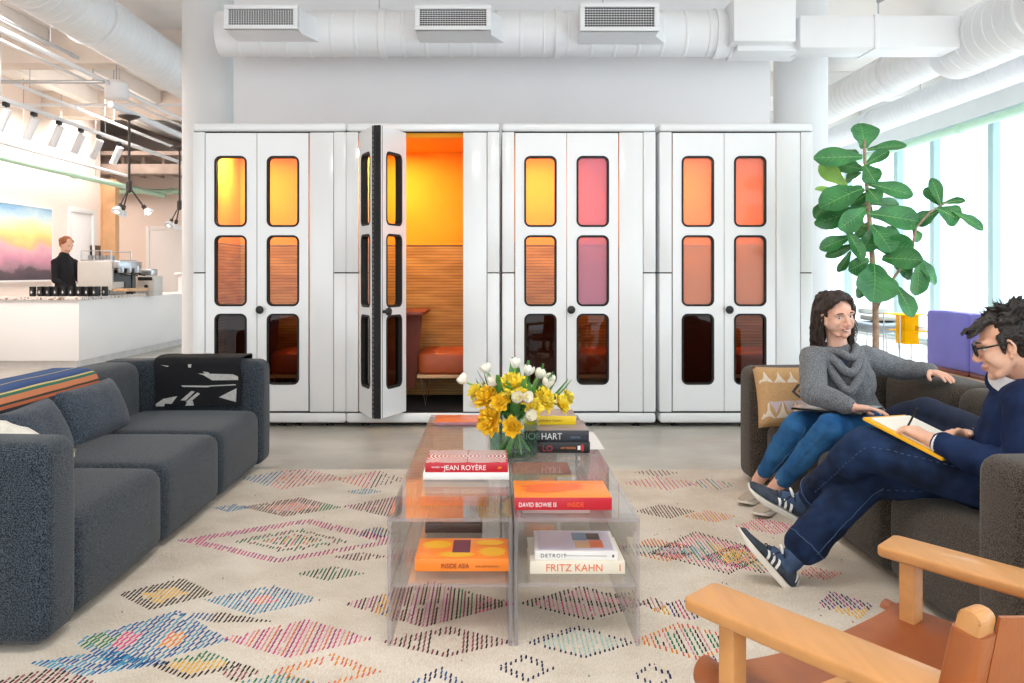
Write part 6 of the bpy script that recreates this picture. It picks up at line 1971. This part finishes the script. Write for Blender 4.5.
tip = MN @ V((Lx * .34, Ly * .42, .008)); th = P(909, 424, 3.24)
t = thing('pen', 'thin dark pen held over the yellow notebook', 'pen')
bm = B(); tube(bm, [tip, tip + (th - tip) * .2, th + V((.02, -.02, .06))], [.001, .004, .004], 8); obj('barrel', bm, m_black, t)

# ================================================================= the woman
wom = thing('person', 'smiling person in grey cowl sweater and light blue jeans with one arm along the sofa', 'person')
S = .94
Hw = head_frame((1.703, 4.43, .990), (.17, -.97, -.12), (-.12, 0, 1), 0)
pel = V((1.83, 4.54, .455)); che = V((1.765, 4.50, .64)); nb = V((1.728, 4.475, .812))
sA = V((1.582, 4.42, .775)); sB = V((1.90, 4.56, .765))
eA = P(813, 393, 4.27); wA = P(853, 407, 4.12)
eB = V((2.10, 4.62, .705)); wB = V((2.175, 4.45, .715))
hF = V((1.84, 4.62, .445)); kF = P(798, 425, 4.42); aF = V((1.40, 4.72, .11))
hN = V((1.86, 4.42, .445)); kN = V((1.578, 4.17, .485)); aN = V((1.405, 4.50, .11))
bm = B()
head_shapes(bm, Hw, S, smile=True, jaw=.9)
capsule(bm, Hw @ V((0, -.03, -.05)), .045, nb, .05)
chain(bm, [nb, che, pel], [.055, .10, .115]); capsule(bm, sA, .045, sB, .045); ell(bm, che, (.12, .09, .13)); ell(bm, pel, (.15, .13, .11))
chain(bm, [sA, eA, wA], [.042, .034, .023]); chain(bm, [sB, eB, wB], [.042, .034, .023])
chain(bm, [hF, kF, aF], [.08, .055, .033]); chain(bm, [hN, kN, aN], [.08, .055, .033])
fxF = V((-.62, -.78, 0)).normalized(); fxN = V((-.6, -.8, 0)).normalized()
hlF = aF - fxF * .045; hlF.z = .02; hlN = aN - fxN * .045; hlN.z = .02
for a, hl, fx in ((aF, hlF, fxF), (aN, hlN, fxN)):
    capsule(bm, a, .032, hl + fx * .05 + V((0, 0, .04)), .027); capsule(bm, hl + fx * .05 + V((0, 0, .032)), .022, hl + fx * .15 + V((0, 0, .024)), .012)
hand_shapes(bm, wA, P(893, 412, 4.06) - wA, (-.2, -.1, -1), (.4, .8, .3), (.1, .2, .2), .92)
hand_shapes(bm, wB, V((.055, -.19, -.035)), (0, -.2, -1), (-.9, -.2, 0), (.08, .2, .2), .92, spread=.1)
body = melt('body', bm, .0042, 2, m_skin2, wom, post=face_post(Hw, S))
face_details(wom, body, Hw, S, smile=True, look=.6)
m_jl = mk('washed_blue_denim', '#1f5288', .85, c2='#3b76ab', vs=7, bump=.3, bs=420, spec=.2)
bm = B()
chain(bm, [pel, hF, hF.lerp(kF, .6), kF, kF.lerp(aF, .35), aF.lerp(kF, .20)], [.12, .1, .082, .068, .062, .043])
chain(bm, [pel, hN, hN.lerp(kN, .6), kN, kN.lerp(aN, .35), aN.lerp(kN, .20)], [.12, .1, .082, .068, .062, .043])
jw = melt('jeans', bm, .007, 5, m_jl, wom, amp=.006, nscale=16)
seam_line(jw, kF, aF.lerp(kF, .22), V((.2, -1, 0)), .08, .06, 26, m=mk('pale_seam', '#6f9cc6', .8), r=.0014); seam_line(jw, kN, aN.lerp(kN, .22), V((-.3, -1, .3)), .08, .06, 26, m=m_seam, r=.0014)
m_flat = mk('beige_canvas_shoe', '#b9ab9b', .85, var=.05, vs=40, bump=.3, bs=200)
for hl, fx in ((hlF, fxF), (hlN, fxN)):
    shoe(wom, hl - V((0, 0, .0)), fx, V((0, 0, 1)), .245, m_flat, m_sole, w=.041, low=True)
# cowl sweater
m_knit = melange('grey_marl_knit', '#4a4d52', '#8c8f94', 300, (.38, .62))
bm = B()
chain(bm, [nb + V((0, 0, -.02)), che, pel + V((0, 0, .02))], [.07, .125, .14]); capsule(bm, sA, .066, sB, .066)
ell(bm, che + V((0, -.01, 0)), (.155, .118, .15)); ell(bm, pel + V((-.01, -.01, .02)), (.18, .155, .10))
wAs = wA.lerp(eA, .10); wBs = wB.lerp(eB, .06)
chain(bm, [sA, sA.lerp(eA, .5), eA, eA.lerp(wAs, .5), wAs], [.07, .064, .062, .054, .040]); chain(bm, [sB, sB.lerp(eB, .5), eB, wBs], [.07, .064, .058, .040])
sw = melt('sweater', bm, .008, 6, m_knit, wom, amp=.010, nscale=14, stretchn=(1, 1, .6))
# the draped cowl: sagging soft folds in front of the neck
for k, (rx, ry, drop, r, z0) in enumerate(((.078, .07, .03, .020, .015), (.094, .082, .085, .023, .000), (.108, .090, .15, .022, -.022))):
    bm = B(); pts = []
    f3 = V((-.02, -1, 0)).normalized()
    for i in range(41):
        a = 2 * PI * i / 40
        fr = max(0, -math.sin(a))      # front weight
        pts.append(nb + V((math.cos(a) * rx * (1 - .25 * fr), math.sin(a) * ry - .03 * fr - .02, z0 - drop * fr ** 1.6 + .01 * math.cos(3 * a + k))))
    bm2 = B()
    for p, q in zip(pts[:-1], pts[1:]): capsule(bm2, p, r, q, r, 8)
    bm.free(); melt('cowl_fold', bm2, .006, 4, m_knit, sw, amp=.004, nscale=25)
bm = B(); ell(bm, nb + V((0, -.045, -.05)), (.045, .03, .06)); obj('top_underneath', bm, mk('slate_blue_top', '#4f5a70', .9), wom, smooth=80)
# hair
bm = B(); hair_cap(bm, Hw, S * 1.02)
rh = random.Random(11)
def lock(p, q, e, r, side):
    pts = []
    for i in range(9):
        f = i / 8; c = p.lerp(q, min(1, f * 2)) if f < .5 else q.lerp(e, f * 2 - 1)
        c = c + V((math.sin(f * 13 + side * 2) * .007 * f, math.cos(f * 11 + side) * .007 * f, 0)); pts.append(c)
    for i in range(8): capsule(bm, Hw @ (pts[i] * S), r * (1 - .55 * i / 8) * S, Hw @ (pts[i + 1] * S), r * (1 - .55 * (i + 1) / 8) * S, 8)
for i in range(16):
    f = i / 15
    for sx in (-1, 1):
        y = (.022 if sx < 0 else -.012) - (.12 if sx < 0 else .09) * f; 
        p = V((sx * .03, y, .115 - .03 * abs(f - .4))); q = V((sx * (.083 + .006 * math.sin(i)), y * .8 - .006, .01 + .03 * (1 - f)))
        e = V((sx * (.078 + rh.uniform(-.012, .02)), y * .7 - .015 + rh.uniform(-.015, .02), -.14 - rh.uniform(0, .055) - .02 * (sx < 0)))
        if sx > 0: e.y -= .02; e.z += .01
        lock(p, q, e, .019, sx * i)
for i in range(7):
    x = -.06 + .02 * i; lock(V((x, -.07, .09)), V((x * 1.1, -.115, .0)), V((x * 1.1, -.105 + rh.uniform(-.01, .01), -.15 - rh.uniform(0, .04))), .022, i)
for i in range(12):      # hair swept from the parting to both temples
    f = i / 11
    for sx in (-1, 1):
        p = V((.012, .065 - .03 * f, .108 + .02 * f)); q = V((sx * .045 + .005, .068 - .035 * f, .088 + .02 * f)); e = V((sx * .078, .012 - .03 * f, .035 + .02 * f))
        for a, b in ((p, q), (q, e)): capsule(bm, Hw @ (a * S), .015 * S, Hw @ (b * S), .014 * S, 8)
melt('hair', bm, .0042, 2, m_hairw, wom, amp=.006, nscale=40, stretchn=(1, 1, .5))
bm = B()
for i in range(90):
    sx = rh.choice((-1, 1)); y = rh.uniform(-.11, .02)
    p = V((sx * .085, y, rh.uniform(-.12, .03))) ; q = p + V((sx * rh.uniform(.0, .018), rh.uniform(-.01, .018), -.035)); e = q + V((sx * rh.uniform(-.014, .012), rh.uniform(-.01, .014), -.028))
    tube(bm, [Hw @ (p * S), Hw @ (q * S), Hw @ (e * S)], [.003, .0022, .0004], 4)
obj('loose_hair', bm, m_hairw, wom, smooth=80)
bm = B()
for sx in (-1,):
    lathe(bm, [(.001, -.003), (.003, 0), (.001, .003)], 8, Hw @ (V((sx * .083, .004, -.038)) * S))
obj('earring', bm, m_steel, wom)
# laptop on her lap
t = thing('laptop', 'thin closed laptop lying across the lap of the person in grey', 'laptop')
A_, B_, D_ = P(791, 409, 4.34), P(862, 415.5, 4.10), P(802, 402, 4.55)
xx = (B_ - A_); Lx = xx.length; xx.normalize(); yy = (D_ - A_); yy = (yy - xx * yy.dot(xx)).normalized(); nz_ = xx.cross(yy).normalized()
if nz_.z < 0: nz_ = -nz_
ML = Matrix(((xx.x, yy.x, nz_.x, A_.x), (xx.y, yy.y, nz_.y, A_.y), (xx.z, yy.z, nz_.z, A_.z + .004), (0, 0, 0, 1)))
bm = B(); box(bm, 0, Lx, 0, .24, -.006, .003, .003, mtx=ML); obj('keyboard_base', bm, m_black, t)
bm = B(); box(bm, 0, Lx, 0, .24, .0035, .0085, .0025, mtx=ML); obj('lid', bm, m_steel, t)

# ================================================================= the barista
bar = thing('person', 'person in a black top standing behind the cafe counter, looking down', 'person')
bx, by = -6.02, 12.75
Hb = head_frame((bx + .02, by - .02, 1.60), (.80, -.42, -.42), (0, 0, 1))
nb = V((bx - .03, by, 1.44)); che = V((bx - .03, by, 1.25)); pel = V((bx, by, .93))
sA = V((bx - .09, by - .13, 1.345)); sB = V((bx + .05, by + .13, 1.345))
eA = V((bx - .06, by - .2, 1.10)); wA = V((bx + .12, by - .18, .98)); eB = V((bx + .1, by + .2, 1.10)); wB = V((bx + .24, by + .1, 1.0))
bm = B(); head_shapes(bm, Hb, .97); capsule(bm, Hb @ V((0, -.03, -.05)), .047, nb, .05)
chain(bm, [nb, che, pel], [.06, .11, .13]); capsule(bm, sA, .045, sB, .045); chain(bm, [sA, eA, wA], [.042, .035, .025]); chain(bm, [sB, eB, wB], [.042, .035, .025])
for sy in (-1, 1):
    chain(bm, [pel + V((0, sy * .09, -.02)), V((bx, by + sy * .1, .5)), V((bx - .02, by + sy * .1, .09)), V((bx + .14, by + sy * .1, .03))], [.09, .06, .04, .03])
hand_shapes(bm, wA, (.8, .1, -.4), (0, 0, -1), (0, 1, 0), s=.95); hand_shapes(bm, wB, (.8, -.3, -.3), (0, 0, -1), (0, -1, 0), s=.95)
body = melt('body', bm, .006, 2, m_skin, bar, post=face_post(Hb, .97)); face_details(bar, body, Hb, .97, brow='#6b3d24')
m_blkt = mk('black_knit_top', '#15161c', .9, var=.2, vs=10, bump=.2, bs=200)
bm = B(); chain(bm, [nb + V((.005, 0, .035)), nb, che, pel], [.056, .075, .13, .145]); capsule(bm, sA, .05, sB, .05); capsule(bm, nb, .05, sA, .05); capsule(bm, nb, .05, sB, .05); chain(bm, [sA, eA, wA.lerp(eA, .15)], [.06, .05, .038]); chain(bm, [sB, eB, wB.lerp(eB, .15)], [.06, .05, .038])
melt('top', bm, .009, 5, m_blkt, bar, amp=.006, nscale=12)
bm = B()
for sy in (-1, 1): chain(bm, [pel + V((0, sy * .06, 0)), V((bx, by + sy * .1, .5)), V((bx - .02, by + sy * .1, .12))], [.14, .085, .065])
melt('trousers', bm, .01, 5, m_blkt, bar, amp=.006, nscale=12)
for sy in (-1, 1): shoe(bar, (bx - .07, by + sy * .1, 0), (1, 0, 0), (0, 0, 1), .26, m_black, m_rubber, w=.045)
bm = B(); hair_cap(bm, Hb, .97); ell(bm, Hb @ V((0, -.12, .01)), (.045, .045, .05))
for sx in (-1, 1): capsule(bm, Hb @ V((sx * .06, .02, .06)), .02, Hb @ V((sx * .074, -.02, .0)), .015)
melt('hair', bm, .006, 3, m_hairb, bar, amp=.004, nscale=50)
# ---------------------------------------------------------------- put each thing's origin at its base
bpy.context.view_layer.update()
for o in list(C.objects):
    if o.parent is None and o.type == 'EMPTY' and o.location.length < 1e-9 and o.rotation_euler.z == 0 and o.children:
        pts = []
        def walk(q):
            if q.type == 'MESH': pts.extend(q.matrix_world @ V(c) for c in q.bound_box)
            for ch in q.children: walk(ch)
        walk(o)
        if not pts: continue
        a = V((min(p.x for p in pts), min(p.y for p in pts), min(p.z for p in pts)))
        b = V((max(p.x for p in pts), max(p.y for p in pts), max(p.z for p in pts)))
        base = V(((a.x + b.x) / 2, (a.y + b.y) / 2, a.z))
        for ch in o.children: ch.location = ch.location - base
        o.location = base
    elif o.parent is None and o.type == 'MESH' and o.location.length < 1e-9 and o.data.users == 1 and not o.children:
        me = o.data
        n = len(me.vertices)
        if not n: continue
        xs = [v.co.x for v in me.vertices]; ys = [v.co.y for v in me.vertices]; zs = [v.co.z for v in me.vertices]
        base = V(((min(xs) + max(xs)) / 2, (min(ys) + max(ys)) / 2, min(zs)))
        me.transform(Matrix.Translation(-base)); o.location = base
bpy.context.view_layer.update()
